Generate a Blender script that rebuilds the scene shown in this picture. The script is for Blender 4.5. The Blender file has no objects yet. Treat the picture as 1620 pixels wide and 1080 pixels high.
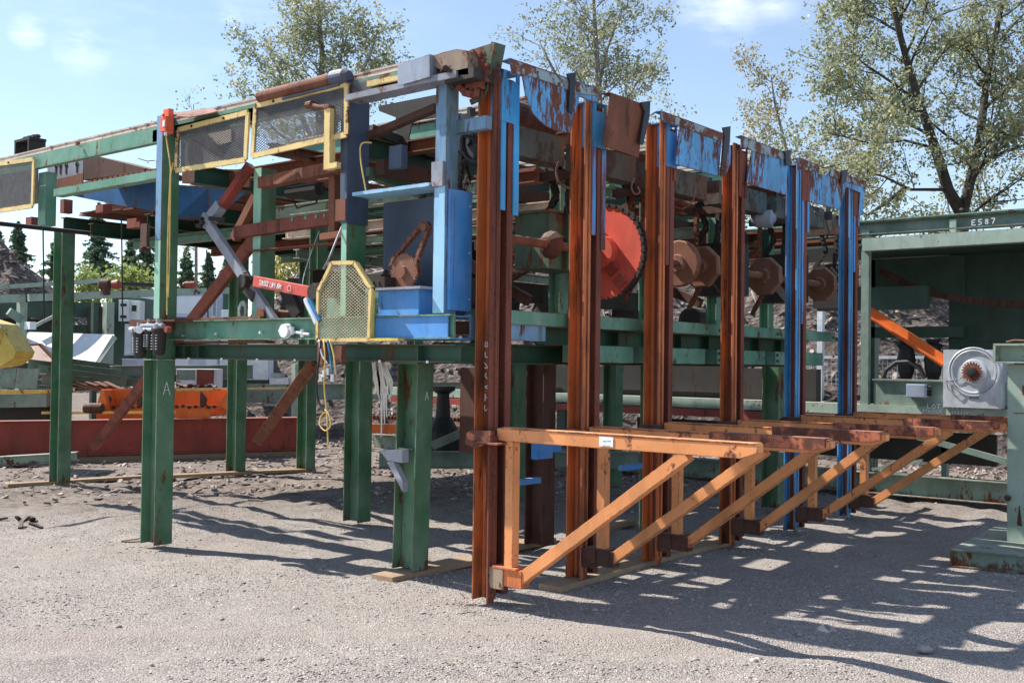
import bpy, math, random
import numpy as np
from mathutils import Vector as V, Matrix, noise as mnoise
random.seed(7); rng = np.random.default_rng(11)
S = bpy.context.scene
COL = S.collection
# ------------------------------------------------------------------ camera
FPX, EYE = 1722.0, 1.6
_roll = math.atan(.01257); _pitch = math.atan(32/FPX); _yaw = math.atan(1440/FPX)
CF = V((math.cos(_yaw)*math.cos(_pitch), math.sin(_yaw)*math.cos(_pitch), math.sin(_pitch)))
_r0 = V((math.sin(_yaw), -math.cos(_yaw), 0)); _u0 = _r0.cross(CF)
CR = _r0*math.cos(_roll)+_u0*math.sin(_roll); CU = _u0*math.cos(_roll)-_r0*math.sin(_roll)
CC = V((0, 0, EYE))
cd = bpy.data.cameras.new('camera'); cam = bpy.data.objects.new('camera', cd); COL.objects.link(cam)
cam.matrix_world = Matrix(((CR.x, CU.x, -CF.x, 0), (CR.y, CU.y, -CF.y, 0), (CR.z, CU.z, -CF.z, EYE), (0, 0, 0, 1)))
cd.sensor_fit = 'HORIZONTAL'; cd.sensor_width = 36; cd.lens = 36*FPX/1620; cd.clip_start = .05; cd.clip_end = 4000
S.camera = cam
# ------------------------------------------------------------------ light
SUN_AZ = math.radians(-19)      # measured from +Y towards +X
SUN_EL = math.radians(48)
W = bpy.data.worlds.new('World'); S.world = W; W.use_nodes = True
wn = W.node_tree; wn.nodes.clear()
out = wn.nodes.new('ShaderNodeOutputWorld'); bg = wn.nodes.new('ShaderNodeBackground')
sky = wn.nodes.new('ShaderNodeTexSky'); sky.sky_type = 'NISHITA'; sky.sun_disc = False
sky.sun_elevation = SUN_EL; sky.sun_rotation = SUN_AZ; sky.air_density = 1.0; sky.dust_density = .15; sky.ozone_density = 1.6
bg.inputs['Strength'].default_value = .10
# thin high clouds, placed by direction on the sky
tc = wn.nodes.new('ShaderNodeTexCoord'); mp = wn.nodes.new('ShaderNodeMapping'); mp.inputs['Scale'].default_value = (3.0, 3.0, 11.0)
nz = wn.nodes.new('ShaderNodeTexNoise'); nz.inputs['Scale'].default_value = 2.3; nz.inputs['Detail'].default_value = 7; nz.inputs['Roughness'].default_value = .62
wn.links.new(tc.outputs['Generated'], mp.inputs['Vector']); wn.links.new(mp.outputs[0], nz.inputs['Vector'])
def pixdir(u, v):
    return (CF*FPX+CR*(u-810)+CU*(540-v)).normalized()
acc = None
for (u, v, rad, amp) in ((1150, 2, .045, .8), (1110, 12, .03, .6), (1220, -15, .035, .7), (45, 50, .018, 1.0), (362, 26, .016, .8), (130, 72, .03, .7), (1225, -330, .2, .6), (300, -400, .3, .5)):
    d = pixdir(u, v)
    vm = wn.nodes.new('ShaderNodeVectorMath'); vm.operation = 'DISTANCE'; wn.links.new(tc.outputs['Generated'], vm.inputs[0]); vm.inputs[1].default_value = d
    mr = wn.nodes.new('ShaderNodeMapRange'); mr.inputs['From Min'].default_value = 0; mr.inputs['From Max'].default_value = rad
    mr.inputs['To Min'].default_value = amp; mr.inputs['To Max'].default_value = 0; wn.links.new(vm.outputs['Value'], mr.inputs['Value'])
    if acc is None: acc = mr.outputs[0]
    else:
        mx = wn.nodes.new('ShaderNodeMath'); mx.operation = 'MAXIMUM'; wn.links.new(acc, mx.inputs[0]); wn.links.new(mr.outputs[0], mx.inputs[1]); acc = mx.outputs[0]
cr = wn.nodes.new('ShaderNodeMapRange'); cr.inputs['From Min'].default_value = .42; cr.inputs['From Max'].default_value = .68; wn.links.new(nz.outputs['Fac'], cr.inputs['Value'])
ml = wn.nodes.new('ShaderNodeMath'); ml.operation = 'MULTIPLY'; wn.links.new(acc, ml.inputs[0]); wn.links.new(cr.outputs[0], ml.inputs[1])
mc = wn.nodes.new('ShaderNodeMix'); mc.data_type = 'RGBA'; hz = wn.nodes.new('ShaderNodeMix'); hz.data_type = 'RGBA'; hz.inputs[0].default_value = .08; wn.links.new(sky.outputs[0], hz.inputs[6]); hz.inputs[7].default_value = (7.2, 7.3, 7.4, 1)
wn.links.new(ml.outputs[0], mc.inputs[0]); wn.links.new(hz.outputs[2], mc.inputs[6]); mc.inputs[7].default_value = (9, 9.3, 9.6, 1)
wn.links.new(mc.outputs[2], bg.inputs['Color']); wn.links.new(bg.outputs[0], out.inputs['Surface'])
sl = bpy.data.lights.new('sun', 'SUN'); sl.energy = 4.6; sl.angle = math.radians(.5); sl.color = (1, .95, .87)
so = bpy.data.objects.new('sun', sl); COL.objects.link(so)
sd = V((math.sin(SUN_AZ)*math.cos(SUN_EL), math.cos(SUN_AZ)*math.cos(SUN_EL), math.sin(SUN_EL)))
so.rotation_euler = (-sd).to_track_quat('-Z', 'Y').to_euler(); so.location = sd*60
S.view_settings.view_transform = 'Standard'; S.view_settings.look = 'None'; S.view_settings.exposure = .94; S.view_settings.gamma = 1
S.cycles.max_bounces = 7; S.cycles.diffuse_bounces = 4
# ------------------------------------------------------------------ measuring helpers: a sight line met with a real plane
def ray(u, v): return CF*FPX+CR*(u-810)+CU*(540-v)
def _at(u, v, i, val):
    r = ray(u, v); return CC+r*((val-CC[i])/r[i])
def ux(u, v, x): return _at(u, v, 0, x)
def uy(u, v, y): return _at(u, v, 1, y)
def uz(u, v, z): return _at(u, v, 2, z)
def ud(u, v, d):
    r = ray(u, v); return CC+r*(d/FPX)
G = -.045
# ------------------------------------------------------------------ mesh builder
class MB:
    def __init__(s): s.v = []; s.f = []
    def hexa(s, p):
        n = len(s.v); s.v += [tuple(q) for q in p]
        s.f += [tuple(n+i for i in q) for q in ((0, 3, 2, 1), (4, 5, 6, 7), (0, 1, 5, 4), (1, 2, 6, 5), (2, 3, 7, 6), (3, 0, 4, 7))]
        return s
    def box(s, x0, x1, y0, y1, z0, z1):
        return s.hexa([(x0, y0, z0), (x1, y0, z0), (x1, y1, z0), (x0, y1, z0), (x0, y0, z1), (x1, y0, z1), (x1, y1, z1), (x0, y1, z1)])
    def sec(s, p, q, a, c, a0, a1, c0, c1):      # box along p-q, section [a0,a1]x[c0,c1] on axes a,c
        p, q = V(p), V(q)
        P = [p+a*a0+c*c0, p+a*a1+c*c0, p+a*a1+c*c1, p+a*a0+c*c1]
        d = q-p
        if a.cross(c).dot(d) < 0: P = P[::-1]
        return s.hexa(P+[t+d for t in P])
    def axes(s, p, q, a):
        d = (V(q)-V(p)).normalized(); a = V(a); a = (a-d*a.dot(d)).normalized(); return a, d.cross(a).normalized()
    def bar(s, p, q, h, w, a=(0, 0, 1), oa=0, oc=0):
        A, C = s.axes(p, q, a); return s.sec(p, q, A, C, oa-h/2, oa+h/2, oc-w/2, oc+w/2)
    def hb(s, p, q, h, b, a=(0, 0, 1), t=.011, tw=.008):
        A, C = s.axes(p, q, a)
        s.sec(p, q, A, C, h/2-t, h/2, -b/2, b/2); s.sec(p, q, A, C, -h/2, -h/2+t, -b/2, b/2); s.sec(p, q, A, C, -h/2+t, h/2-t, -tw/2, tw/2); return s
    def ch(s, p, q, h, b, a=(0, 0, 1), sgn=1, t=.011):   # channel: web on one side
        A, C = s.axes(p, q, a)
        s.sec(p, q, A, C, h/2-t, h/2, *sorted((0, sgn*b))); s.sec(p, q, A, C, -h/2, -h/2+t, *sorted((0, sgn*b))); s.sec(p, q, A, C, -h/2+t, h/2-t, *sorted((0, sgn*t))); return s
    def ang(s, p, q, h, b, a=(0, 0, 1), sgn=1, t=.01):
        A, C = s.axes(p, q, a)
        s.sec(p, q, A, C, 0, h, *sorted((0, sgn*t))); s.sec(p, q, A, C, 0, t, *sorted((sgn*t, sgn*b))); return s
    def prism(s, pts, th):
        th = V(th); P = [V(p) for p in pts]; n = len(s.v); k = len(P)
        nn = V((0, 0, 0))
        for i in range(k): nn += P[i].cross(P[(i+1) % k])
        if nn.dot(th) > 0: P = P[::-1]
        s.v += [tuple(p) for p in P]+[tuple(p+th) for p in P]
        s.f.append(tuple(n+i for i in range(k))); s.f.append(tuple(n+k+i for i in range(k-1, -1, -1)))
        for i in range(k): j = (i+1) % k; s.f.append((n+j, n+i, n+k+i, n+k+j))
        return s
    def tube(s, pts, r, n=8, r2=None, caps=True):
        pts = [V(p) for p in pts]; m = len(pts); base = len(s.v)
        d0 = (pts[1]-pts[0]).normalized(); a = d0.orthogonal().normalized()
        for i, p in enumerate(pts):
            d = ((pts[min(i+1, m-1)]-pts[max(i-1, 0)])).normalized()
            a = (a-d*a.dot(d)).normalized(); c = d.cross(a)
            rr = r if r2 is None else r+(r2-r)*i/(m-1)
            for k in range(n):
                t = 2*math.pi*k/n; s.v.append(tuple(p+(a*math.cos(t)+c*math.sin(t))*rr))
        for i in range(m-1):
            for k in range(n):
                k2 = (k+1) % n; s.f.append((base+i*n+k, base+i*n+k2, base+(i+1)*n+k2, base+(i+1)*n+k))
        if caps:
            s.f.append(tuple(base+k for k in range(n-1, -1, -1))); s.f.append(tuple(base+(m-1)*n+k for k in range(n)))
        return s
    def cyl(s, p, q, r, n=20, r2=None): return s.tube([p, q], r, n, r2)
    def lathe(s, c, ax, prof, n=24, ph=0):        # prof: (along, radius)
        c = V(c); ax = V(ax).normalized(); a = ax.orthogonal().normalized() if abs(ax.z) > .9 else (V((0, 0, 1))-ax*ax.z).normalized(); b = ax.cross(a); base = len(s.v)
        for (h, r) in prof:
            for k in range(n):
                t = 2*math.pi*k/n+ph; s.v.append(tuple(c+ax*h+(a*math.cos(t)+b*math.sin(t))*r))
        for i in range(len(prof)-1):
            for k in range(n):
                k2 = (k+1) % n; s.f.append((base+i*n+k, base+i*n+k2, base+(i+1)*n+k2, base+(i+1)*n+k))
        s.f.append(tuple(base+k for k in range(n-1, -1, -1))); s.f.append(tuple(base+(len(prof)-1)*n+k for k in range(n)))
        return s
    def gear(s, c, ax, r, teeth, th, tooth):
        c = V(c); ax = V(ax).normalized(); a = (V((0, 0, 1))-ax*ax.z).normalized(); b = ax.cross(a); pts = []
        for k in range(teeth):
            for f, rr in ((0, r-tooth), (.3, r-tooth), (.5, r), (.72, r)):
                t = 2*math.pi*(k+f)/teeth; pts.append(c-ax*th/2+(a*math.cos(t)+b*math.sin(t))*rr)
        return s.prism(pts, ax*th)
    def chain(s, pts, pitch, w, t, side):           # roller chain: pairs of side plates, alternately wide and narrow, and rollers
        pts = [V(p) for p in pts]; L = [0]
        for i in range(1, len(pts)): L.append(L[-1]+(pts[i]-pts[i-1]).length)
        n = max(1, int(L[-1]/pitch)); side = V(side)
        def at(l):
            l = min(max(l, 0), L[-1]-1e-6)
            for i in range(1, len(L)):
                if l <= L[i]: return pts[i-1].lerp(pts[i], (l-L[i-1])/max(L[i]-L[i-1], 1e-9))
            return pts[-1]
        for k in range(n):
            p, q = at(k*pitch), at((k+1)*pitch)
            if (q-p).length < 1e-4: continue
            d = (q-p).normalized(); c = (side-d*side.dot(d)).normalized(); a = c.cross(d)
            off = w/2 if k % 2 else w/2-t*1.3
            e = d*pitch*.16
            for sg in (-1, 1): s.sec(p-e, q+e, a, c, -t*2.2, t*2.2, sg*off-t/2, sg*off+t/2)
            s.cyl(p-c*w*.55, p+c*w*.55, t*1.3, 6)
        return s
    def mesh_panel(s, poly, cell, ratio=.6, wire=.0032, ang0=0):    # expanded metal: two families of strands clipped to a convex polygon
        P = [V(p) for p in poly]; o = P[0]; n = None
        ux_ = (P[1]-P[0]).normalized(); nrm = (P[1]-P[0]).cross(P[2]-P[0]).normalized(); vy = nrm.cross(ux_)
        Q = [((p-o).dot(ux_), (p-o).dot(vy)) for p in P]
        for sg in (-1, 1):
            d = (1.0, sg*ratio); l = math.hypot(*d); d = (d[0]/l, d[1]/l); m = (-d[1], d[0])
            pr = [q[0]*m[0]+q[1]*m[1] for q in Q]; step = cell*abs(d[1]); k = math.ceil(min(pr)/step)
            while k*step < max(pr):
                h = k*step; hit = []
                for i in range(len(Q)):
                    a, b = pr[i], pr[(i+1) % len(Q)]
                    if (a-h)*(b-h) < 0:
                        t = (h-a)/(b-a); A, B = Q[i], Q[(i+1) % len(Q)]; hit.append((A[0]+(B[0]-A[0])*t, A[1]+(B[1]-A[1])*t))
                if len(hit) == 2:
                    p, q = [o+ux_*x+vy*y for x, y in hit]
                    mm = ux_*m[0]+vy*m[1]
                    s.sec(p, q, mm, nrm, -wire/2, wire/2, -wire*.6+sg*.0005, wire*.6+sg*.0005)
                k += 1
        return s
    def build(s, name, mat, parent=None, smooth=False, bevel=0):
        me = bpy.data.meshes.new(name); me.from_pydata([tuple(v) for v in s.v], [], s.f)
        if smooth: me.polygons.foreach_set('use_smooth', [True]*len(me.polygons))
        me.materials.append(mat); me.update()
        o = bpy.data.objects.new(name, me); COL.objects.link(o)
        if parent is not None:
            o.parent = parent; o.matrix_parent_inverse = Matrix.Translation(-parent_loc(parent))
        if bevel:
            b = o.modifiers.new('bevel', 'BEVEL'); b.width = bevel; b.segments = 2; b.limit_method = 'ANGLE'
        return o
def parent_loc(p): return V(p.location) if p.type == 'EMPTY' else V((0, 0, 0))
def thing(name, label, cat, loc=(0, 0, 0), group=None):
    o = bpy.data.objects.new(name, None); o.empty_display_size = .2; COL.objects.link(o); o.location = loc
    o['label'] = label; o['category'] = cat
    if group: o['group'] = group
    return o
def tag(o, label, cat, group=None):
    o['label'] = label; o['category'] = cat
    if group: o['group'] = group
    return o
def struct(o, kind='structure'): o['kind'] = kind; return o
# ------------------------------------------------------------------ materials
def newmat(name):
    m = bpy.data.materials.new(name); m.use_nodes = True; nt = m.node_tree
    return m, nt, nt.nodes['Principled BSDF']
def N(nt, t, **k):
    n = nt.nodes.new(t)
    for a, b in k.items(): setattr(n, a, b)
    return n
def noise_of(nt, vec, scale, detail=4, rough=.6):
    n = N(nt, 'ShaderNodeTexNoise'); n.inputs['Scale'].default_value = scale; n.inputs['Detail'].default_value = detail; n.inputs['Roughness'].default_value = rough
    nt.links.new(vec, n.inputs['Vector']); return n.outputs['Fac']
def rmap(nt, x, a, b, c=0, d=1):
    n = N(nt, 'ShaderNodeMapRange'); n.inputs[1].default_value = a; n.inputs[2].default_value = b; n.inputs[3].default_value = c; n.inputs[4].default_value = d
    nt.links.new(x, n.inputs[0]); return n.outputs[0]
def mth(nt, op, a, b):
    n = N(nt, 'ShaderNodeMath', operation=op)
    for i, x in enumerate((a, b)):
        if isinstance(x, (int, float)): n.inputs[i].default_value = x
        else: nt.links.new(x, n.inputs[i])
    return n.outputs[0]
def mixc(nt, f, a, b):
    n = N(nt, 'ShaderNodeMix', data_type='RGBA')
    if isinstance(f, (int, float)): n.inputs[0].default_value = f
    else: nt.links.new(f, n.inputs[0])
    for i, x in ((6, a), (7, b)):
        if isinstance(x, tuple): n.inputs[i].default_value = (*x[:3], 1)
        else: nt.links.new(x, n.inputs[i])
    return n.outputs[2]
def worldpos(nt, scale=(1, 1, 1)):
    g = N(nt, 'ShaderNodeNewGeometry'); m = N(nt, 'ShaderNodeMapping'); m.inputs['Scale'].default_value = scale
    nt.links.new(g.outputs['Position'], m.inputs['Vector']); return m.outputs[0], g
def paint(name, col, rust=.3, fade=.35, dust=.35, rough=.5, streak=.3, under=None, rustcol=((.055, .022, .013), (.2, .075, .032)), chip=22, metal=0, grime=.35, soot=.3):
    """old enamel on steel: tonal fading, vertical rust streaks, chips down to rust, dust lying on the upward faces"""
    col = tuple(min(.8, c*1.4) for c in col); rustcol = tuple(tuple(min(.7, c*1.45) for c in k) for k in rustcol); under = under and tuple(min(.8, c*1.4) for c in under)
    m, nt, b = newmat(name)
    P, g = worldpos(nt); PS, _ = worldpos(nt, (1, 1, streak))
    tone = noise_of(nt, P, 2.6, 5); fine = noise_of(nt, P, 34, 4, .7); big = noise_of(nt, PS, 4.5, 7, .68); ch = noise_of(nt, PS, chip, 5, .7)
    pale = tuple(c*(1-fade*.45)+.15*fade+.02 for c in col); dk = tuple(c*(.62) for c in col)
    c1 = mixc(nt, rmap(nt, tone, .34, .68), tuple(c*.8 for c in col), pale) if fade > .5 else mixc(nt, rmap(nt, tone, .25, .8), tuple(c*.72 for c in col), tuple(c*1.12+.01 for c in col))
    gr = mth(nt, 'MULTIPLY', rmap(nt, noise_of(nt, PS, 7, 6, .7), .5, .78), grime)
    c1 = mixc(nt, gr, c1, (.04, .03, .025))
    PL, _ = worldpos(nt, (1, 1, .3)); c1 = mixc(nt, mth(nt, 'MULTIPLY', rmap(nt, noise_of(nt, PL, 3.1, 5, .6), .52, .68), soot), c1, (.045, .035, .03))
    msk = mth(nt, 'ADD', mth(nt, 'MULTIPLY', big, .62), mth(nt, 'MULTIPLY', ch, .38))
    th = .66-.32*rust
    bv = N(nt, 'ShaderNodeBevel'); bv.samples = 3; bv.inputs['Radius'].default_value = .012; dt = N(nt, 'ShaderNodeVectorMath', operation='DOT_PRODUCT'); nt.links.new(bv.outputs[0], dt.inputs[0]); nt.links.new(g.outputs['Normal'], dt.inputs[1])
    edge = rmap(nt, dt.outputs['Value'], .999, .90)
    sz = N(nt, 'ShaderNodeSeparateXYZ'); nt.links.new(g.outputs['Position'], sz.inputs[0]); msk = mth(nt, 'ADD', msk, rmap(nt, sz.outputs[2], .0, .14, .09, 0))
    msk = mth(nt, 'ADD', msk, mth(nt, 'MULTIPLY', edge, .10+.05*rust))
    mask = rmap(nt, msk, th, th+.045)
    rc = mixc(nt, rmap(nt, fine, .3, .7), rustcol[0], rustcol[1])
    rc = mixc(nt, rmap(nt, noise_of(nt, PS, 9, 4), .4, .7), rc, tuple(x*.55+y*.2 for x, y in zip(rustcol[0], rustcol[1])))
    if under:
        c1 = mixc(nt, rmap(nt, noise_of(nt, PS, 6, 6, .7), .54, .6), c1, under)
    c2 = mixc(nt, mask, c1, rc)
    if dust:
        sep = N(nt, 'ShaderNodeSeparateXYZ'); nt.links.new(g.outputs['Normal'], sep.inputs[0])
        df = mth(nt, 'MULTIPLY', rmap(nt, sep.outputs[2], .45, .95), rmap(nt, fine, .2, .8, dust*.5, dust*1.3))
        c2 = mixc(nt, df, c2, (.45, .39, .34))
    nt.links.new(c2, b.inputs['Base Color'])
    nt.links.new(rmap(nt, mask, 0, 1, rough, .92), b.inputs['Roughness']); b.inputs['Metallic'].default_value = metal
    b.inputs['Specular IOR Level'].default_value = .35
    bp = N(nt, 'ShaderNodeBump'); bp.inputs['Strength'].default_value = .35; bp.inputs['Distance'].default_value = .004
    nt.links.new(mth(nt, 'ADD', mth(nt, 'MULTIPLY', fine, .6), mth(nt, 'MULTIPLY', mask, -.4)), bp.inputs['Height']); nt.links.new(bp.outputs[0], b.inputs['Normal'])
    return m
def plain(name, col, rough=.6, metal=0, var=.25, scale=12):
    col = tuple(min(.82, c*1.35) for c in col); m, nt, b = newmat(name); P, g = worldpos(nt); n = noise_of(nt, P, scale, 5)
    nt.links.new(mixc(nt, rmap(nt, n, .3, .7), tuple(c*(1-var) for c in col), tuple(min(1, c*(1+var)) for c in col)), b.inputs['Base Color'])
    b.inputs['Roughness'].default_value = rough; b.inputs['Metallic'].default_value = metal; b.inputs['Specular IOR Level'].default_value = .35
    return m
M = {}
M['orange'] = paint('orange_paint', (.52, .145, .045), rust=.32, streak=.1, rustcol=((.05, .02, .014), (.20, .055, .022)), fade=.3, grime=.75, dust=.2, soot=.75)
M['arm'] = paint('pale_orange_paint', (.60, .225, .082), rust=.30, streak=.8, fade=.3, dust=.2, rustcol=((.07, .03, .02), (.3, .09, .05)), grime=.15, chip=34)
M['armtop'] = paint('worn_red_orange_steel', (.36, .105, .05), rust=.6, streak=.8, rustcol=((.06, .025, .018), (.2, .07, .045)), dust=.25)
M['rust'] = paint('rusty_steel', (.16, .058, .032), rust=.5, fade=.1, rustcol=((.05, .022, .016), (.2, .08, .05)), dust=.4, rough=.85)
M['darkrust'] = paint('dark_rusty_steel', (.07, .032, .024), rust=.5, fade=.1, rustcol=((.025, .015, .012), (.12, .045, .028)), dust=.35, rough=.8)
M['redrust'] = paint('purple_brown_rusty_steel', (.17, .045, .028), rust=.45, streak=.1, rustcol=((.05, .02, .018), (.22, .065, .035)), dust=.3, rough=.75)
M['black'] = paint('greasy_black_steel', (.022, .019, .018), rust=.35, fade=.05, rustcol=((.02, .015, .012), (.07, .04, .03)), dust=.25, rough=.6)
M['green'] = paint('deep_green_paint', (.046, .148, .070), rust=.28, fade=.55, dust=.35, under=None, streak=.25, grime=.45)
M['green_web'] = paint('dark_green_paint', (.014, .062, .036), rust=.3, fade=.2, dust=.35, streak=.25, grime=.6)
M['mid_green'] = paint('mid_green_paint', (.075, .225, .145), rust=.30, fade=.6, dust=.5, streak=.5, grime=.4)
M['dirty_green'] = paint('dirty_green_steel', (.045, .09, .055), rust=.4, fade=.3, dust=.4, streak=.4, grime=.8)
M['header'] = paint('grimy_header_steel', (.05, .052, .04), rust=.5, fade=.15, dust=.3, streak=.5, grime=.8, rustcol=((.03, .02, .016), (.10, .055, .04)))
M['pale_green'] = paint('pale_green_paint', (.26, .34, .275), rust=.28, fade=.55, dust=.25, streak=.7, grime=.3)
M['sage'] = paint('sage_green_paint', (.135, .20, .16), rust=.26, fade=.55, dust=.3, streak=.5, grime=.4)
M['panel_green'] = paint('dark_panel_green_paint', (.036, .07, .054), rust=.12, fade=.2, dust=.3, streak=.3, grime=.4)
M['post_blue'] = paint('worn_post_blue', (.06, .29, .68), rust=.30, fade=.55, dust=.2, streak=.12, chip=34, grime=.4, soot=.55)
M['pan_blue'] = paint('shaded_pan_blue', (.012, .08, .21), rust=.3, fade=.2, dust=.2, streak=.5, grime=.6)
M['pale_blue'] = paint('pale_and_sunlit_blue_paint', (.22, .40, .56), rust=.16, fade=.3, dust=.2, streak=.2, grime=.35)  # light blue; on the post's side face the sunlight is painted in with it
M['blue'] = paint('bright_blue_paint', (.035, .22, .56), rust=.2, fade=.55, dust=.3, streak=.2, grime=.4, rustcol=((.05, .03, .03), (.16, .08, .06)))
M['blue_chip'] = paint('chipped_blue_paint', (.045, .29, .68), rust=.28, fade=.2, dust=.15, streak=.12, chip=30, rustcol=((.05, .03, .025), (.17, .07, .05)), grime=.2)
M['blue_pink'] = paint('worn_blue_on_pink_primer', (.06, .25, .62), rust=.5, streak=.1, under=(.26, .10, .08), dust=.1, rustcol=((.05, .03, .03), (.24, .09, .07)))
M['blue_plate'] = paint('rust_eaten_blue_paint', (.08, .30, .62), rust=.53, fade=.25, dust=.15, streak=.3, chip=38, rustcol=((.07, .03, .022), (.2, .075, .05)), grime=.25)
M['band'] = paint('flaking_grey_blue_band', (.22, .30, .33), rust=.62, fade=.3, dust=.2, streak=1, chip=14, rustcol=((.07, .03, .022), (.2, .075, .05)), grime=.3)
M['under_paint'] = paint('red_primer_scar', (.24, .05, .035), rust=.3, dust=0)
M['sunlit_green'] = paint('sunlit_green_paint', (.22, .42, .31), rust=.2, fade=.3, dust=.2, streak=.2, grime=.3)  # sunlight on the side faces of the posts is put into this pale green
M['blue_grey'] = paint('grimy_blue_paint', (.13, .24, .36), rust=.35, fade=.3, dust=.3, streak=.2, grime=.55, under=(.08, .13, .13))
M['steel'] = paint('weathered_grey_steel', (.23, .24, .28), rust=.24, fade=.2, dust=.3, rough=.45, streak=.6, grime=.4)
M['steel_brown'] = paint('greasy_brown_steel', (.24, .17, .12), rust=.4, fade=.2, dust=.3, streak=.6, grime=.6)
M['stop'] = paint('blackened_blue_steel', (.014, .018, .028), rust=.2, fade=.1, dust=.05, grime=.5)
M['darkblue'] = paint('dark_blue_grey_steel', (.05, .07, .11), rust=.25, fade=.2, dust=.35, rough=.5, grime=.5)
M['grey_panel'] = paint('blue_grey_panel', (.22, .26, .33), rust=.05, fade=.2, dust=.2, grime=.2)
M['yellow'] = paint('pale_yellow_paint', (.56, .42, .17), rust=.3, fade=.3, dust=.2, streak=.6, chip=28, grime=.2)
M['strong_yellow'] = paint('strong_yellow_paint', (.62, .42, .08), rust=.3, fade=.2, dust=.2, streak=.6, grime=.3)
M['deckrust'] = paint('pale_worn_track', (.50, .42, .35), rust=.38, fade=.3, dust=.3, streak=1, rustcol=((.12, .06, .045), (.33, .19, .14)))
M['mesh_steel'] = plain('expanded_steel', (.13, .13, .135), .6, .2)
M['mesh_yellow'] = plain('dusty_expanded_steel', (.42, .38, .26), .7)
M['red'] = paint('red_paint', (.26, .04, .03), rust=.28, fade=.3, dust=.4, streak=.3, grime=.4)
M['red_gear'] = paint('faded_red_sprocket', (.60, .085, .055), rust=.12, fade=.2, dust=.1, streak=1, grime=.25)
M['red_arm'] = paint('red_link_paint', (.50, .075, .055), rust=.2, fade=.2, dust=.3, streak=1, grime=.3)
M['redbox'] = plain('orange_red_switch', (.62, .10, .045), .45)
M['drum'] = paint('rusty_drum', (.17, .07, .04), rust=.4, fade=.2, dust=.2, streak=1, rustcol=((.1, .05, .035), (.36, .19, .12)))
M['wood'] = None
M['white'] = plain('white_sheet', (.72, .72, .68), .6, 0, .08, 3)
M['cream'] = paint('cream_sheet', (.72, .72, .64), rust=.05, fade=.2, dust=.1, grime=.1)
M['galv'] = plain('galvanised_steel', (.52, .54, .57), .4, .6, .18, 9)
M['rubber'] = plain('black_rubber', (.018, .018, .019), .55)
M['hose_yellow'] = plain('yellow_hose', (.50, .35, .11), .5)
M['hose_blue'] = plain('blue_hose', (.02, .13, .28), .5)
M['white_paint'] = plain('chalk_marks', (.78, .78, .76), .9, 0, .15, 60)
M['rope'] = plain('dark_rope', (.035, .03, .028), .9)
M['strap'] = plain('frayed_fabric', (.5, .48, .44), .9, 0, .25, 60)
M['tarp'] = plain('blue_tarp', (.05, .16, .50), .6)
M['glass'] = plain('dark_window', (.06, .09, .14), .15)
M['cabgrey'] = plain('light_grey_enamel', (.55, .58, .62), .5, 0, .06, 3)
M['shedblue'] = plain('pale_blue_siding', (.38, .42, .50), .6, 0, .08, 5)
M['bin_orange'] = paint('bright_orange_enamel', (.66, .12, .018), rust=.16, fade=.2, dust=.25, grime=.3)
def wood_mat():
    m, nt, b = newmat('weathered_plank'); P, _ = worldpos(nt, (1, 1, 1)); w = noise_of(nt, P, 3, 6); f = noise_of(nt, P, 45, 5, .7)
    nt.links.new(mixc(nt, rmap(nt, f, .3, .7), mixc(nt, rmap(nt, w, .3, .7), (.30, .20, .12), (.46, .33, .21)), (.25, .17, .11)), b.inputs['Base Color']); b.inputs['Roughness'].default_value = .85
    return m
M['wood'] = wood_mat()
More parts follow.
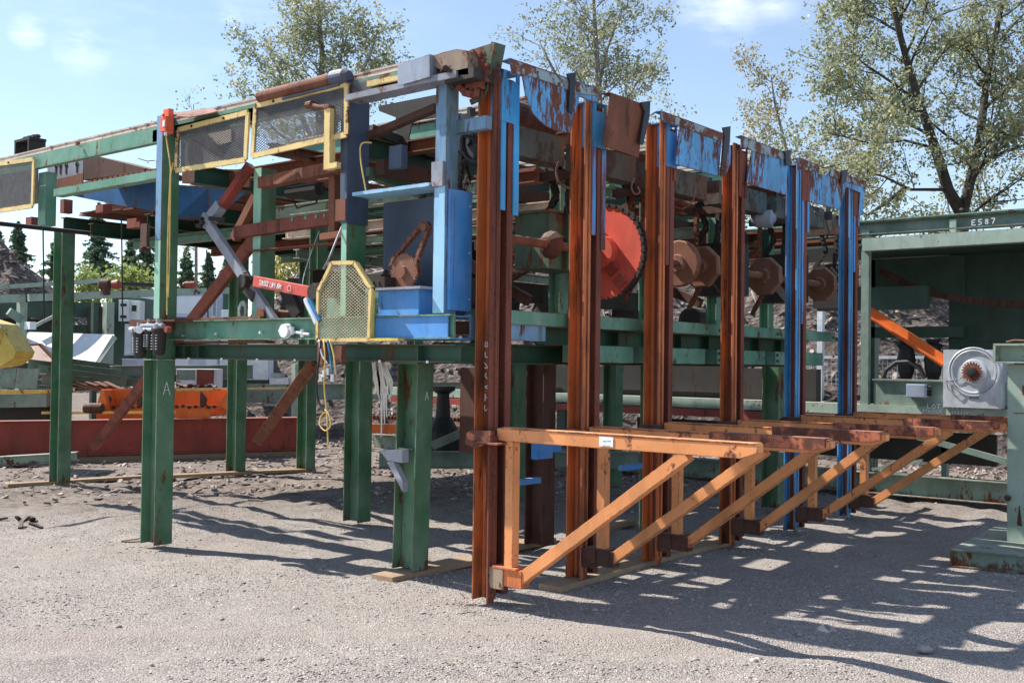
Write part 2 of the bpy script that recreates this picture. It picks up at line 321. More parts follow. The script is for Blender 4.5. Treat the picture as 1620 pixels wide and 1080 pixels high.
# ------------------------------------------------------------------ chalk lettering
GL = {'S': [[(.9, .85), (.5, 1), (.1, .8), (.3, .55), (.8, .4), (.85, .12), (.4, 0), (.05, .15)]], 'T': [[(0, 1), (1, .97)], [(.5, 1), (.45, 0)]], 'A': [[(0, 0), (.45, 1), (.95, 0)], [(.2, .35), (.8, .38)]],
 'C': [[(.9, .8), (.5, 1), (.1, .6), (.15, .2), (.5, 0), (.9, .15)]], 'K': [[(.1, 1), (.1, 0)], [(.85, 1), (.1, .45), (.9, 0)]], 'E': [[(.85, 1), (.1, 1), (.1, 0), (.9, 0)], [(.1, .5), (.7, .52)]],
 'R': [[(.1, 0), (.1, 1), (.7, .95), (.8, .7), (.1, .5), (.85, 0)]], 'L': [[(.1, 1), (.1, 0), (.8, 0)]], 'O': [[(.5, 1), (.1, .7), (.1, .3), (.5, 0), (.9, .3), (.9, .7), (.5, 1)]], 'M': [[(0, 0), (.1, 1), (.5, .4), (.9, 1), (1, 0)]],
 'I': [[(.5, 1), (.5, 0)]], 'B': [[(.1, 0), (.1, 1), (.7, .9), (.7, .6), (.1, .5), (.85, .4), (.8, .05), (.1, 0)]], 'N': [[(.1, 0), (.1, 1), (.85, 0), (.9, 1)]], 'V': [[(.05, 1), (.45, 0), (.9, 1)]],
 '1': [[(.5, 1), (.45, 0)]], '7': [[(.05, 1), (.85, 1), (.35, 0)]], '5': [[(.85, 1), (.15, 1), (.15, .55), (.8, .5), (.75, .1), (.1, 0)]], '8': [[(.5, .5), (.15, .75), (.5, 1), (.85, .75), (.5, .5), (.1, .22), (.5, 0), (.9, .22), (.5, .5)]],
 '0': [[(.5, 1), (.1, .6), (.15, .2), (.5, 0), (.9, .3), (.85, .8), (.5, 1)]], '<': [[(.9, .85), (.1, .5), (.9, .1)]], '-': [[(.0, .5), (1, .5)]], ' ': [], '9': [[(.8, .6), (.4, .5), (.15, .8), (.5, 1), (.85, .85), (.75, 0)]],
 'H': [[(.1, 1), (.1, 0)], [(.9, 1), (.9, 0)], [(.1, .5), (.9, .5)]], 'P': [[(.1, 0), (.1, 1), (.8, .9), (.75, .5), (.1, .45)]], 'W': [[(0, 1), (.25, 0), (.5, .7), (.75, 0), (1, 1)]]}
def chalk(txt, o, rt, up, size, nrm, w=.006, adv=.85, asp=.62):
    """handwritten strokes lying on a surface: o is the lower left corner, rt and up unit directions"""
    b = MB(); o, rt, up, nrm = V(o), V(rt).normalized(), V(up).normalized(), V(nrm).normalized(); x = 0
    r = random.Random(len(txt)*7+3)
    for chh in txt:
        dy = r.uniform(-.06, .06)*size
        for st in GL[chh]:
            P = [o+rt*(x+a*size*asp)+up*(c*size+dy)+nrm*.004 for a, c in st]
            for i in range(len(P)-1):
                d = (P[i+1]-P[i]).normalized(); a = nrm.cross(d)
                b.sec(P[i]-d*w*.3, P[i+1]+d*w*.3, a, nrm, -w/2, w/2, -.0015, .001)
        x += size*adv*(asp/.62)*.9
    return b
# ------------------------------------------------------------------ ground
def ground_h(x, y):
    """gentle ruts and lumps of the gravel yard"""
    h = .035*mnoise.noise(V((x*.45, y*.45, 1.3)))+.016*mnoise.noise(V((x*1.7, y*1.7, 4.1)))+.008*mnoise.noise(V((x*5, y*5, 8)))
    h += .006*mnoise.noise(V((x*14, y*14, 3)))
    s_ = x*.767+y*.641; t_ = x*.641-y*.767
    for (c_, w_, a_) in ((4.9, .16, .020), (6.35, .17, .024), (5.6, .1, .010)):
        q_ = (s_-c_-.12*t_*.6-.18*mnoise.noise(V((t_*.5, c_, 0))))/w_; h -= a_*math.exp(-q_*q_)-a_*.55*math.exp(-(abs(q_)-1.7)**2*2)
    k = min(1, max(0, (math.hypot(x, y)-8.5)/3)); h += k*(.045*abs(mnoise.noise(V((x*1.1, y*2.6, 6))))+.02*mnoise.noise(V((x*4, y*4, 9)))-.01)
    return h
def gmask(x, y):      # keep the ground level where the steel stands on it
    d = 9
    for (a, c, r) in ((5.6, 4.8, .3), (5.25, 8.3, .35), (5.7, 5.7, .6), (6.9, 13.2, .5), (7.3, 8.1, .4), (6.6, 4.8, .5), (7.6, 4.8, .5), (8.8, 4.7, .5), (10, 4.7, .5), (11.3, 4.7, .5), (9.3, 2.6, .9), (9.2, 12.7, .4), (10.2, 12.4, .4)):
        d = min(d, math.hypot(x-a, y-c)/r)
    return min(1, max(0, d-.6)/.8)
def axis_pts(a, b, fine, lo, hi):
    xs = list(np.arange(a, b, fine)); st = fine; x = a
    left = []
    while x > lo: st *= 1.22; x -= st; left.append(max(x, lo))
    st = fine; x = xs[-1]; right = []
    while x < hi: st *= 1.22; x += st; right.append(min(x, hi))
    return left[::-1]+xs+right
gx = axis_pts(.5, 13, .05, -1500, 1500); gy = axis_pts(-.8, 13.5, .05, -1500, 1500)
gv = []
for y in gy:
    for x in gx:
        k = gmask(x, y) if (4 < x < 13 and 0 < y < 15) else 1
        far = 1 if math.hypot(x, y) < 60 else 0
        gv.append((x, y, G+(ground_h(x, y)*k*far)))
nx = len(gx); gf = [(j*nx+i, j*nx+i+1, (j+1)*nx+i+1, (j+1)*nx+i) for j in range(len(gy)-1) for i in range(nx-1)]
m, nt, b = newmat('gravel_ground'); P, g = worldpos(nt)
v1 = N(nt, 'ShaderNodeTexVoronoi'); v1.inputs['Scale'].default_value = 78; nt.links.new(P, v1.inputs['Vector'])
v2 = N(nt, 'ShaderNodeTexVoronoi'); v2.inputs['Scale'].default_value = 170; nt.links.new(P, v2.inputs['Vector'])
big = noise_of(nt, P, .55, 6, .6); mid = noise_of(nt, P, 3.3, 6, .65); fn = noise_of(nt, P, 60, 4, .7)
sp1 = N(nt, 'ShaderNodeSeparateColor'); nt.links.new(v1.outputs['Color'], sp1.inputs[0]); sp2 = N(nt, 'ShaderNodeSeparateColor'); nt.links.new(v2.outputs['Color'], sp2.inputs[0])
dustc = mixc(nt, rmap(nt, mid, .35, .68), (.185, .158, .138), (.315, .270, .24))
c = mixc(nt, rmap(nt, sp1.outputs[0], 0, 1, 0, .95), dustc, mixc(nt, sp1.outputs[1], (.065, .058, .054), (.56, .51, .47)))
c = mixc(nt, mth(nt, 'MULTIPLY', sp2.outputs[0], .9), c, mixc(nt, sp2.outputs[1], (.075, .066, .06), (.56, .51, .47)))
c = mixc(nt, rmap(nt, big, .52, .70, 0, .35), c, (.18, .15, .135))
mr_ = N(nt, 'ShaderNodeMapping'); mr_.inputs['Rotation'].default_value = (0, 0, math.radians(50.1)); nt.links.new(g.outputs['Position'], mr_.inputs['Vector']); ms_ = N(nt, 'ShaderNodeMapping'); ms_.inputs['Scale'].default_value = (.22, 1.3, 1); nt.links.new(mr_.outputs[0], ms_.inputs['Vector']); PT = ms_.outputs[0]; trk = noise_of(nt, PT, 1.1, 6, .62)
c = mixc(nt, rmap(nt, trk, .50, .64, 0, .65), c, mixc(nt, rmap(nt, fn, .3, .7), (.25, .211, .182), (.375, .322, .285)))
sx = N(nt, 'ShaderNodeSeparateXYZ'); nt.links.new(P, sx.inputs[0])
yard = rmap(nt, mth(nt, 'ADD', mth(nt, 'ADD', sx.outputs[0], sx.outputs[1]), mth(nt, 'MULTIPLY', mid, 5)), 17.5, 21, 0, 1)
c = mixc(nt, mth(nt, 'MULTIPLY', yard, rmap(nt, noise_of(nt, P, 1.7, 6, .7), .3, .6, .35, 1)), c, mixc(nt, rmap(nt, noise_of(nt, P, 11, 5, .7), .35, .65), (.075, .055, .045), (.27, .22, .19)))
nt.links.new(c, b.inputs['Base Color']); b.inputs['Roughness'].default_value = .95; b.inputs['Specular IOR Level'].default_value = .2
bp = N(nt, 'ShaderNodeBump'); bp.inputs['Strength'].default_value = .8; bp.inputs['Distance'].default_value = .014
h = mth(nt, 'ADD', mth(nt, 'MULTIPLY', mth(nt, 'SUBTRACT', 1, v1.outputs['Distance']), .8), mth(nt, 'MULTIPLY', fn, .5))
nt.links.new(mth(nt, 'ADD', h, mth(nt, 'MULTIPLY', mid, .8)), bp.inputs['Height']); nt.links.new(bp.outputs[0], b.inputs['Normal'])
M['ground'] = m
me = bpy.data.meshes.new('gravel_ground'); me.from_pydata(gv, [], gf); me.polygons.foreach_set('use_smooth', [True]*len(gf)); me.materials.append(m)
gro = bpy.data.objects.new('ground', me); COL.objects.link(gro); struct(gro)
# loose stones of the gravel
def stones(name, n, sampler, smin, smax, mat, seed=1, power=2.5, zf=None, kind='stuff', flat=.6):
    r = np.random.default_rng(seed)
    base = []
    for k in range(6):
        t = (1+5**.5)/2
        P = np.array([(-1, t, 0), (1, t, 0), (-1, -t, 0), (1, -t, 0), (0, -1, t), (0, 1, t), (0, -1, -t), (0, 1, -t), (t, 0, -1), (t, 0, 1), (-t, 0, -1), (-t, 0, 1)])/1.9
        base.append(P*(1+r.uniform(-.28, .28, (12, 1)))*r.uniform(.6, 1.25, 3))
    F = np.array([(0, 11, 5), (0, 5, 1), (0, 1, 7), (0, 7, 10), (0, 10, 11), (1, 5, 9), (5, 11, 4), (11, 10, 2), (10, 7, 6), (7, 1, 8), (3, 9, 4), (3, 4, 2), (3, 2, 6), (3, 6, 8), (3, 8, 9), (4, 9, 5), (2, 4, 11), (6, 2, 10), (8, 6, 7), (9, 8, 1)])
    vs, fs = [], []
    for i in range(n):
        x, y = sampler(r); s = smin+(smax-smin)*r.random()**power
        a = r.uniform(0, 6.28); ca, sa = math.cos(a), math.sin(a)
        p = base[r.integers(6)]*s*.5*np.array([1, 1, flat]); q = np.stack([p[:, 0]*ca-p[:, 1]*sa, p[:, 0]*sa+p[:, 1]*ca, p[:, 2]], 1)
        z = zf(x, y) if zf else G+ground_h(x, y)*(gmask(x, y) if x > 4 else 1)
        q += np.array([x, y, z+s*.08]); vs.append(q); fs.append(F+12*i)
    vs = np.concatenate(vs); fs = np.concatenate(fs)
    me = bpy.data.meshes.new(name); me.vertices.add(len(vs)); me.vertices.foreach_set('co', vs.ravel()); me.loops.add(fs.size); me.loops.foreach_set('vertex_index', fs.ravel())
    me.polygons.add(len(fs)); me.polygons.foreach_set('loop_start', np.arange(0, fs.size, 3)); me.update(calc_edges=True); me.materials.append(mat)
    o = bpy.data.objects.new(name, me); COL.objects.link(o)
    if kind: struct(o, kind)
    return o
m, nt, b = newmat('gravel_stone'); P, g = worldpos(nt); n1 = N(nt, 'ShaderNodeTexVoronoi'); n1.inputs['Scale'].default_value = 17; nt.links.new(P, n1.inputs['Vector'])
s1 = N(nt, 'ShaderNodeSeparateColor'); nt.links.new(n1.outputs['Color'], s1.inputs[0])
nt.links.new(mixc(nt, s1.outputs[0], (.18, .16, .145), (.52, .465, .41)), b.inputs['Base Color']); b.inputs['Roughness'].default_value = .9; b.inputs['Specular IOR Level'].default_value = .25
M['stone'] = m
def polar(r):         # denser towards the camera, within what the lens can see
    while True:
        d = 3.2+13*r.random()**1.5; a = _yaw+r.uniform(-.52, .52); x, y = d*math.cos(a), d*math.sin(a)
        if mnoise.noise(V((x*.8, y*.8, 2)))+.35 > r.random()*.75: return x, y
stones('gravel', 62000, polar, .005, .022, M['stone'], 3, 3.0, flat=.5)
def bigst(r):
    d = 4.6+12*r.random(); a = _yaw+r.uniform(-.48, .48); return d*math.cos(a), d*math.sin(a)
stones('gravel', 120, bigst, .03, .055, M['stone'], 9, 2)
p = uz(1307, 1002, G); o = MB().lathe(p+V((0, 0, -.01)), (0, 0, 1), [(-.01, .03), (0, .06), (.03, .068), (.055, .045), (.066, .015)], 12).build('cobble', M['stone'], smooth=True); o.scale = (1, 1, 1)
tag(o, 'round fist sized stone lying alone on the shaded gravel at lower right', 'stone')
p = uz(1462, 1029, G); o = MB().lathe(p, (0, 0, 1), [(-.01, .03), (.012, .05), (.03, .03)], 9).build('cobble', M['stone'], smooth=True); tag(o, 'small flat stone at the edge of the long shadow, lower right', 'stone')
# small heap of dark debris at the left edge
r = random.Random(5); b = MB()
for k in range(8):
    q = uz(18+r.uniform(-26, 40), 828+r.uniform(-6, 6), G); d = V((r.uniform(-1, 1), r.uniform(-1, 1), r.uniform(-.1, .3)))*.07; b.bar(q-d, q+d+V((0, 0, .02)), .02, .035)
tag(b.build('bark_debris', M['black']), 'small dark heap of bark scraps on the sunlit gravel at far left', 'debris')
q = uz(192, 855, G); tag(MB().bar(q, q+V((.12, -.1, .02)), .012, .04).build('wood_chip', M['wood']), 'lone dark splinter lying on the gravel left of the front green leg', 'wood chip')
# ------------------------------------------------------------------ bark bank behind the machines
m, nt, b = newmat('bark_mulch'); P, g = worldpos(nt); P2, _ = worldpos(nt, (1, 1, 2))
v = N(nt, 'ShaderNodeTexVoronoi'); v.inputs['Scale'].default_value = 7; nt.links.new(P2, v.inputs['Vector']); s1 = N(nt, 'ShaderNodeSeparateColor'); nt.links.new(v.outputs['Color'], s1.inputs[0])
nz2 = noise_of(nt, P, 14, 6, .75); c = mixc(nt, s1.outputs[0], (.08, .06, .05), (.36, .30, .27)); c = mixc(nt, rmap(nt, nz2, .35, .7), (.06, .045, .038), c)
nt.links.new(c, b.inputs['Base Color']); b.inputs['Roughness'].default_value = .95
bp = N(nt, 'ShaderNodeBump'); bp.inputs['Strength'].default_value = 1; bp.inputs['Distance'].default_value = .08
nt.links.new(mth(nt, 'ADD', nz2, v.outputs['Distance']), bp.inputs['Height']); nt.links.new(bp.outputs[0], b.inputs['Normal']); M['bark'] = m
def bank(name, A, B, w, h0, h1, seed, cell=.22, prof=None):
    """an irregular ridge from A to B, w wide on each side"""
    A, B = V((*A, 0)), V((*B, 0)); d = (B-A); L = d.length; d.normalize(); c = V((-d.y, d.x, 0)); nu, nv = int(L/cell), int(2*w/cell); vs = []
    for j in range(nv+1):
        for i in range(nu+1):
            u, t = i/nu, j/nv*2-1; hh = (h0+(h1-h0)*u)*(prof(u) if prof else 1)*max(0, 1-abs(t)**1.5)*min(1, u*6+.02, (1-u)*6+.02)
            p = A+d*(u*L)+c*(t*w); k = V((p.x*.5, p.y*.5, seed)); hh *= 1+.28*mnoise.noise(k); e = min(1, hh*2)
            hh += e*(.12*mnoise.noise(V((p.x*2.3, p.y*2.3, seed)))+.09*mnoise.noise(V((p.x*6, p.y*6, seed)))); vs.append((p.x+.06*mnoise.noise(p*5), p.y, G-.05+hh))
    fs = [(j*(nu+1)+i, j*(nu+1)+i+1, (j+1)*(nu+1)+i+1, (j+1)*(nu+1)+i) for j in range(nv) for i in range(nu)]
    me = bpy.data.meshes.new(name); me.from_pydata(vs, [], fs); me.materials.append(M['bark']); o = bpy.data.objects.new(name, me); COL.objects.link(o); return o, vs
def pxy(u, d): p = ud(u, 560, d); return (p.x, p.y)
o, vs = bank('bark_bank', pxy(330, 31), pxy(1850, 21), 5.2, 3.9, 4.6, 2.2); struct(o)
bank_xy = vs
o2, vs2 = bank('bark_hill', pxy(-330, 52), pxy(215, 58), 9, 8.6, 6.6, 7.7, .5, lambda u: .95-.5*max(0, u-.62)/.38); struct(o2)
# bark and root scraps strewn over the bank
r = random.Random(3); b = MB()
for k in range(3800):
    p = V(r.choice(vs)); 
    if p.z < G-.02: continue
    d = V((r.uniform(-1, 1), r.uniform(-1, 1), r.uniform(-.5, .5))).normalized()*r.uniform(.04, .16); b.bar(p-d, p+d+V((0, 0, .03)), r.uniform(.015, .05), r.uniform(.03, .09))
m, nt, bb = newmat('bark_chip'); P, g = worldpos(nt); nt.links.new(mixc(nt, rmap(nt, noise_of(nt, P, 4, 3), .35, .65), (.10, .075, .06), (.48, .40, .35)), bb.inputs['Base Color']); bb.inputs['Roughness'].default_value = .95; M['chips'] = m
struct(b.build('bark_scraps', m), 'stuff')
b = MB()
for k in range(1500):
    p = V(r.choice(vs2)); d = V((r.uniform(-1, 1), r.uniform(-1, 1), r.uniform(-.5, .5))).normalized()*r.uniform(.1, .4); b.bar(p-d, p+d+V((0, 0, .05)), r.uniform(.04, .1), r.uniform(.06, .2))
struct(b.build('bark_scraps', m), 'stuff')
feet = [(5.62, 4.85), (5.26, 8.37), (5.95, 5.98), (6.66, 4.83), (7.62, 4.79), (8.79, 4.74), (9.95, 4.7), (11.3, 4.7), (7.35, 8.13), (6.98, 13.3), (9.26, 12.75), (9.0, 2.6)]
def atfeet(r_):
    f = feet[r_.integers(len(feet))]; a = r_.uniform(0, 6.28); q = .12+.28*abs(r_.normal())*.6; return f[0]+q*math.cos(a), f[1]+q*math.sin(a)
stones('gravel', 2600, atfeet, .008, .03, M['stone'], 17, 2.5)
# ================================================================== THE STACKER
T = thing('lumber_stacker', 'big blue, green and rust orange lumber stacker with six guide columns and a raised deck', 'machine', (5.5, 4.9, 0))
def part(name, b, mat, par=None, **k): return b.build(name, M[mat], par or T, **k)
ZT = 3.57
yf = [4.775, 4.755, 4.715, 4.685, 4.63, 4.665]            # front face of each column
gxs = [5.555, 6.574, 7.544, 8.707, 9.872, 11.217]         # left edge of each rail slot
lb = [(746.5, 946.7), (894.7, 914), (1015, 886), (1137, 861), (1239, 836), (1323.7, 812)]
cmat = ['orange', 'orange', 'orange', 'orange', 'post_blue', 'post_blue']; rmat = ['redrust', 'redrust', 'redrust', 'redrust', 'redrust', 'redrust']
COLX = []
for i in range(6):
    y0 = yf[i]; y1 = y0+.15; x0 = gxs[i]-.062; y1 = y0+(.145, .144, .145, .12, .122, .124)[i]; xr = gxs[i]+.135; COLX.append((x0, xr, y0, y1))
    b = MB()                                               # H section: web across, flanges to front and back
    b.box(x0, x0+.2, y1-.012, y1, 0, ZT); b.box(x0+.085, x0+.095, y0+.0125, y1-.0125, .002, ZT-.002);
    col = part('guide_column', b, cmat[i])
    b = MB(); zb = .03
    part('front_flange', (MB() if i == 0 else MB().box(gxs[i]-.028, gxs[i]+.002, y0-.01, y0-.0005, zb+.02, ZT-.06)).box(x0-.005, gxs[i]-.0, y0, y0+.012, -.012, ZT), 'redrust' if i == 0 else cmat[i], col)
    b.box(gxs[i]+.002, gxs[i]+.012, y0+.002, y0+.085, zb, ZT-.05); _ = b.box(gxs[i]-.028, gxs[i]+.002, y0-.01, y0-.0005, zb+.02, ZT-.06) if i == 0 else 0
    b.box(gxs[i]+.012, gxs[i]+.088, y0+.078, y0+.088, zb, ZT-.05); b.box(gxs[i]+.088, gxs[i]+.098, y0+.002, y0+.10, zb, ZT-.05); b.box(gxs[i]+.075, xr, y0-.010, y0+.0015, zb, ZT-.05); b.box(xr-.01, xr, y0+.0015, y0+.12, zb, ZT-.05)
    part('guide_rail', b, rmat[i], col)
    b = MB(); ys = y0+.05; b.chain([(gxs[i]+.032, ys, .25), (gxs[i]+.032, ys, ZT-.2)], .038, .03, .004, (1, 0, 0)); part('chain', b, 'black', col)
# top cover plates over each rail
def cover(i, xa, xb, zt, zslot, zl, zr, mat, matlow=None):
    y0 = yf[i]-.0125; xm0 = xa+(xb-xa)*.27; xm1 = xa+(xb-xa)*.7; b = MB()
    b.box(xa, xb, y0-.008, y0, zslot, zt-.055); b.box(xa, xm0, y0-.008, y0, zt-.055, zt); b.box(xm1+.02, xb, y0-.008, y0, zt-.055, zt); b.box(xa, xa+.008, y0, y0+.09, zslot, zt); b.box(xa-.03, xb+.02, y0-.008, y0+.16, zt, zt+.009)
    c = part('rail_cover', b, mat)
    b = MB(); b.box(xa, xm0, y0-.009, y0, zl, zslot); b.box(xm1, xb, y0-.009, y0, zr, zslot); part('cover_strip', b, matlow or mat, c)
cover(0, 5.545, 5.735, ZT-.005, 3.22, 2.62, 2.60, 'blue_chip', 'blue_chip')
cover(1, 6.57, 6.745, ZT-.03, 3.21, 2.55, 2.45, 'blue_chip', 'blue_pink')
cover(2, 7.545, 7.70, ZT-.02, 3.20, 2.4, 3.1, 'blue_pink', 'redrust')
cover(3, 8.71, 8.86, ZT-.02, 3.22, 3.1, 3.1, 'redrust')
cover(4, 9.875, 10.04, ZT-.03, 3.2, 2.0, 2.9, 'redrust', 'blue_pink')
cover(5, 11.215, 11.36, ZT-.03, 3.2, 2.6, 3.1, 'redrust', 'blue_pink')
# pale paint worn strips along the column edges
b = MB()
for (i, z0, z1, m_) in ((0, 2.35, 2.62, 0), (0, 1.85, 2.1, 0), (1, 1.98, 2.2, 0)):
    pass
# dark worn lip over C1 head
# ------------------------------------------------ lifting arms
arms_end = [(1174, 702), (1300, 695), (1399, 684), (1494, 677), (1590, 664), (1598, 660)]
for i in range(6):
    x0, xr, y0, y1 = COLX[i]; xa = x0+.0; w = .075; zc = 1.115; th = .085
    ys = y0-.06; ye = (2.93, 2.95, 2.97, 3.0, 2.84, 2.86)[i]; dz = [.0, -.03, -.03, -.045, -.035, -.045][i]; zc += dz
    a = MB(); xc = xa+.06
    L = [(xc-w/2, ys+.02, zc-th/2), (xc-w/2, ye, zc-th/2), (xc-w/2, ye-.10, zc-.005), (xc-w/2, ye-.10, zc+th/2), (xc-w/2, ys+.02, zc+th/2)]
    a.prism(L, (w, 0, 0)); a.box(xc-w/2-.006, xc+w/2+.006, ys-.02, ye-.09, zc+th/2, zc+th/2+.007)
    arm = part('lifting_arm', a, 'arm' if i < 1 else 'arm', bevel=.004)
    p = MB(); p.box(xc-.035, xc+.035, ys-.055-.07, ys-.125+.07-.0, .24, zc-th/2); part('arm_post', p, 'arm', arm, bevel=.003)
    d = MB(); q0 = V((xc, y0-.36, .17)); q1 = V((xc, ye+.36, zc-th/2)); q0 = V((xc, ys-.18, .175)); d.bar(q0, q1+V((0, -.0, .0)), .075, .07, (0, 1, .5)); part('arm_brace', d, 'arm', arm, bevel=.003)
    # lower shoe: a short box that rides on the rail, with a rounded grey cheek
    s_ = MB(); s_.box(xc-.041, xc+.041, ys-.21, ys-.0, .12, .235); s_.box(xc-.055, xc+.075, ys-.17, ys+.03, .2355, .2475)
    sh = part('arm_shoe', s_, 'darkrust' if i else 'orange', arm)
    s_ = MB(); pr = []
    for t in range(9):
        a_ = math.pi/2*t/8; pr.append((xc-.05, ys-.05+.07-.05*math.cos(a_)*0, 0))
    pr = [(0, .236), (.13, .236), (.15, .216), (.15, .13), (.11, .095), (.0, .095)]
    s_.prism([(xc-.052, ys-.06+yy, zz) for yy, zz in pr], (.012, 0, 0)); s_.cyl((xc-.062, ys-.03, .13), (xc-.045, ys-.03, .13), .012, 8); s_.bar((xc-.06, ys+.065, .125), (xc-.06, ys+.065, .2), .012, .006, (0, 1, 0)); part('shoe_cheek', s_, 'steel_brown' if i == 0 else 'darkrust', sh)
    # upper saddle clasping the column
    u_ = MB(); z0 = zc-th/2; u_.box(x0-.055, x0-.006, y0-.05, y1-.02, z0-.005, z0+.065); u_.box(x0-.06, xr+.02, y0-.055, y0-.012, z0-.02, z0+.035); u_.box(x0-.075, x0+.07, y0-.13, y1+.01, z0-.02, z0-.008); u_.prism([(x0-.058, y1-.02, z0+.065), (x0-.058, y1+.02, z0+.04), (x0-.058, y1+.02, z0-.03), (x0-.058, y1-.06, z0-.05), (x0-.058, y0, z0-.03)], (.003, 0, 0))
    part('arm_saddle', u_, 'armtop' if i < 2 else 'darkrust', arm)
    if i: # worn rail iron lying along the top of the arm
        t_ = MB(); t_.box(xc-w/2-.02, xc+w/2+.01, ye+.0, ye+.75, zc-.02, zc+th/2+.0145); t_.prism([(xc-w/2-.02, ye, zc-.02), (xc-w/2-.02, ye-.07, zc+.0), (xc-w/2-.02, ye-.07, zc+th/2+.0145), (xc-w/2-.02, ye, zc+th/2+.0145)], (w+.03, 0, 0)); part('wear_bar', t_, 'armtop', arm)
# price tag on the first arm
p0 = V((COLX[0][0]+.06-.0375-.004, 0, 0)); b = MB(); A = ux(948, 690, p0.x); B2 = ux(970, 707, p0.x); b.box(p0.x-.001, p0.x, B2.y, A.y, B2.z, A.z); lot = part('lot_tag', b, 'white')
b = MB()
for (u0, u1, v) in ((954, 959, 697), (960, 966, 696.5), (953, 965, 704)): 
    A = ux(u0, v, p0.x-.0015); C_ = ux(u1, v+1.4, p0.x-.0015); b.box(p0.x-.0022, p0.x-.0012, C_.y, A.y, C_.z, A.z)
part('tag_print', b, 'blue_grey', lot)
# ------------------------------------------------ headers behind the columns
YB = 4.95
b = MB(); xs = [c[0] for c in COLX]+[11.9]
for i in range(6):
    b.box(xs[0]+.22 if i == 0 else xs[i]+.21, xs[i+1]-.005 if i < 5 else 11.35, YB, YB+.15, 3.075, 3.29)
part('header_beam', b, 'header')
part('cross_beam', MB().box(5.55, 11.6, 5.9, 5.99, 2.97, 3.09), 'darkrust'); part('cross_beam', MB().box(5.7, 11.6, 6.35, 6.45, 3.33, 3.41), 'darkrust')
# hanging guard plates: outlines measured on the plane of the row
def band(pts, y=4.62):
    P = [uy(u, v, y-.004) for u, v in pts]; return part('plate_band', MB().prism(P, (0, .003, 0)), 'band')
def plate(pts, y, mat, th=.008, tilt=0): 
    P = [uy(u, v, y) for u, v in pts]; P = [p+V((0, tilt*(3.61-p.z), 0)) for p in P]; return MB().prism(P, (0, th, 0))
YP = 4.62
b = plate([(806.7, 93), (944, 140), (945.6, 163), (918, 153), (918, 150), (912, 179), (902.5, 211), (882, 207), (865, 199), (855, 190), (845.6, 180), (838, 165), (833, 152), (829, 130), (827, 120), (811, 118)], YP, 'blue_plate', .009, .02)
b.prism([uy(806.7, 93, YP), uy(944, 140, YP), uy(944, 140, YP)+V((0, .05, -.012)), uy(806.7, 93, YP)+V((-.01, .07, -.012))], (0, 0, .006)); part('guard_plate', b, 'blue_plate')
b = plate([(966.4, 147.5), (1020.5, 167), (1015, 249), (957.5, 229.5)], YP, 'rust', .009, .06); b.prism([uy(966, 147.5, YP), uy(1020.5, 167, YP), uy(1020.5, 167, YP)+V((0, .05, -.01)), uy(962, 146, YP)+V((-.02, .05, -.01))], (0, 0, .006)); part('guard_plate', b, 'rust')
b = plate([(1045.6, 176), (1148, 213), (1143, 215), (1138.6, 279), (1070.6, 259.4), (1076, 199.7), (1046, 189)], YP, 'blue_plate', .009, .03); b.prism([uy(1143, 215, YP), uy(1155, 232, YP), uy(1154, 259, YP), uy(1147, 279, YP), uy(1138.6, 279, YP)], (.0, -.009, 0)); b.prism([uy(1045.6, 176, YP), uy(1148, 213, YP), uy(1148, 213, YP)+V((0, .05, -.01)), uy(1045, 176, YP)+V((-.02, .05, -.01))], (0, 0, .006)); part('guard_plate', b, 'blue_plate')
b = plate([(1173, 215), (1251, 245.6), (1247, 270), (1244, 308), (1183, 290), (1190, 238.6), (1173, 233)], YP, 'blue_plate', .009, .03); b.prism([uy(1173, 215, YP), uy(1251, 245.6, YP), uy(1251, 245.6, YP)+V((0, .05, -.01)), uy(1173, 215, YP)+V((-.02, .05, -.01))], (0, 0, .006)); part('guard_plate', b, 'blue_plate')
b = plate([(1263.6, 249.7), (1295.6, 262), (1295.6, 275), (1306, 277), (1314, 268), (1310, 266), (1370.6, 287), (1370, 296), (1366, 341), (1360, 340), (1362, 305), (1340, 296), (1336, 310), (1330, 331.7), (1279.4, 317.8), (1281.7, 276), (1263.6, 270)], YP, 'blue_plate', .009, .03); b.prism([uy(1266, 250, YP), uy(1295, 262, YP), uy(1295, 262, YP)+V((0, .05, -.01)), uy(1263, 250, YP)+V((-.02, .05, -.01))], (0, 0, .006)); part('guard_plate', b, 'blue_plate')
band([(806.7, 93), (944, 140), (945, 152), (912, 148), (870, 131), (830, 118), (811, 117)]); band([(1045.6, 176), (1148, 213), (1146, 226), (1110, 213), (1076, 201), (1047, 190)]); band([(1173, 215), (1251, 245.6), (1249, 256), (1215, 246), (1190, 239), (1174, 232)]); band([(1263.6, 249.7), (1295.6, 262), (1295, 272), (1264, 268)]); band([(1312, 266), (1370.6, 287), (1369, 297), (1340, 288), (1312, 278)])
# upright stops at the ends of the chain runs
for (u0, v0, u1, v1, w) in ((907, 115, 902, 178, 9), (1025, 160, 1014, 228, 10), (1152, 200, 1143, 270, 8), (1248, 237, 1246, 262, 8), (1338, 268, 1333, 290, 7)):
    y = YP-.012; b = MB(); b.prism([uy(u0-w*1.3, v0+2, y), uy(u0+2, v0, y), uy(u0+1, v0+(v1-v0)*.35, y), uy(u1+2, v1, y), uy(u1-4, v1, y), uy(u0-7, v0+(v1-v0)*.25, y)], (0, -.012, 0))
    b.prism([uy(u0+2, v0, y), uy(u0+1, v0+(v1-v0)*.35, y), uy(u1+2, v1, y), uy(u1+2, v1, y)+V((0, .04, 0)), uy(u0+2, v0, y)+V((0, .04, 0))], (.012, 0, 0)); part('end_stop', b, 'stop')
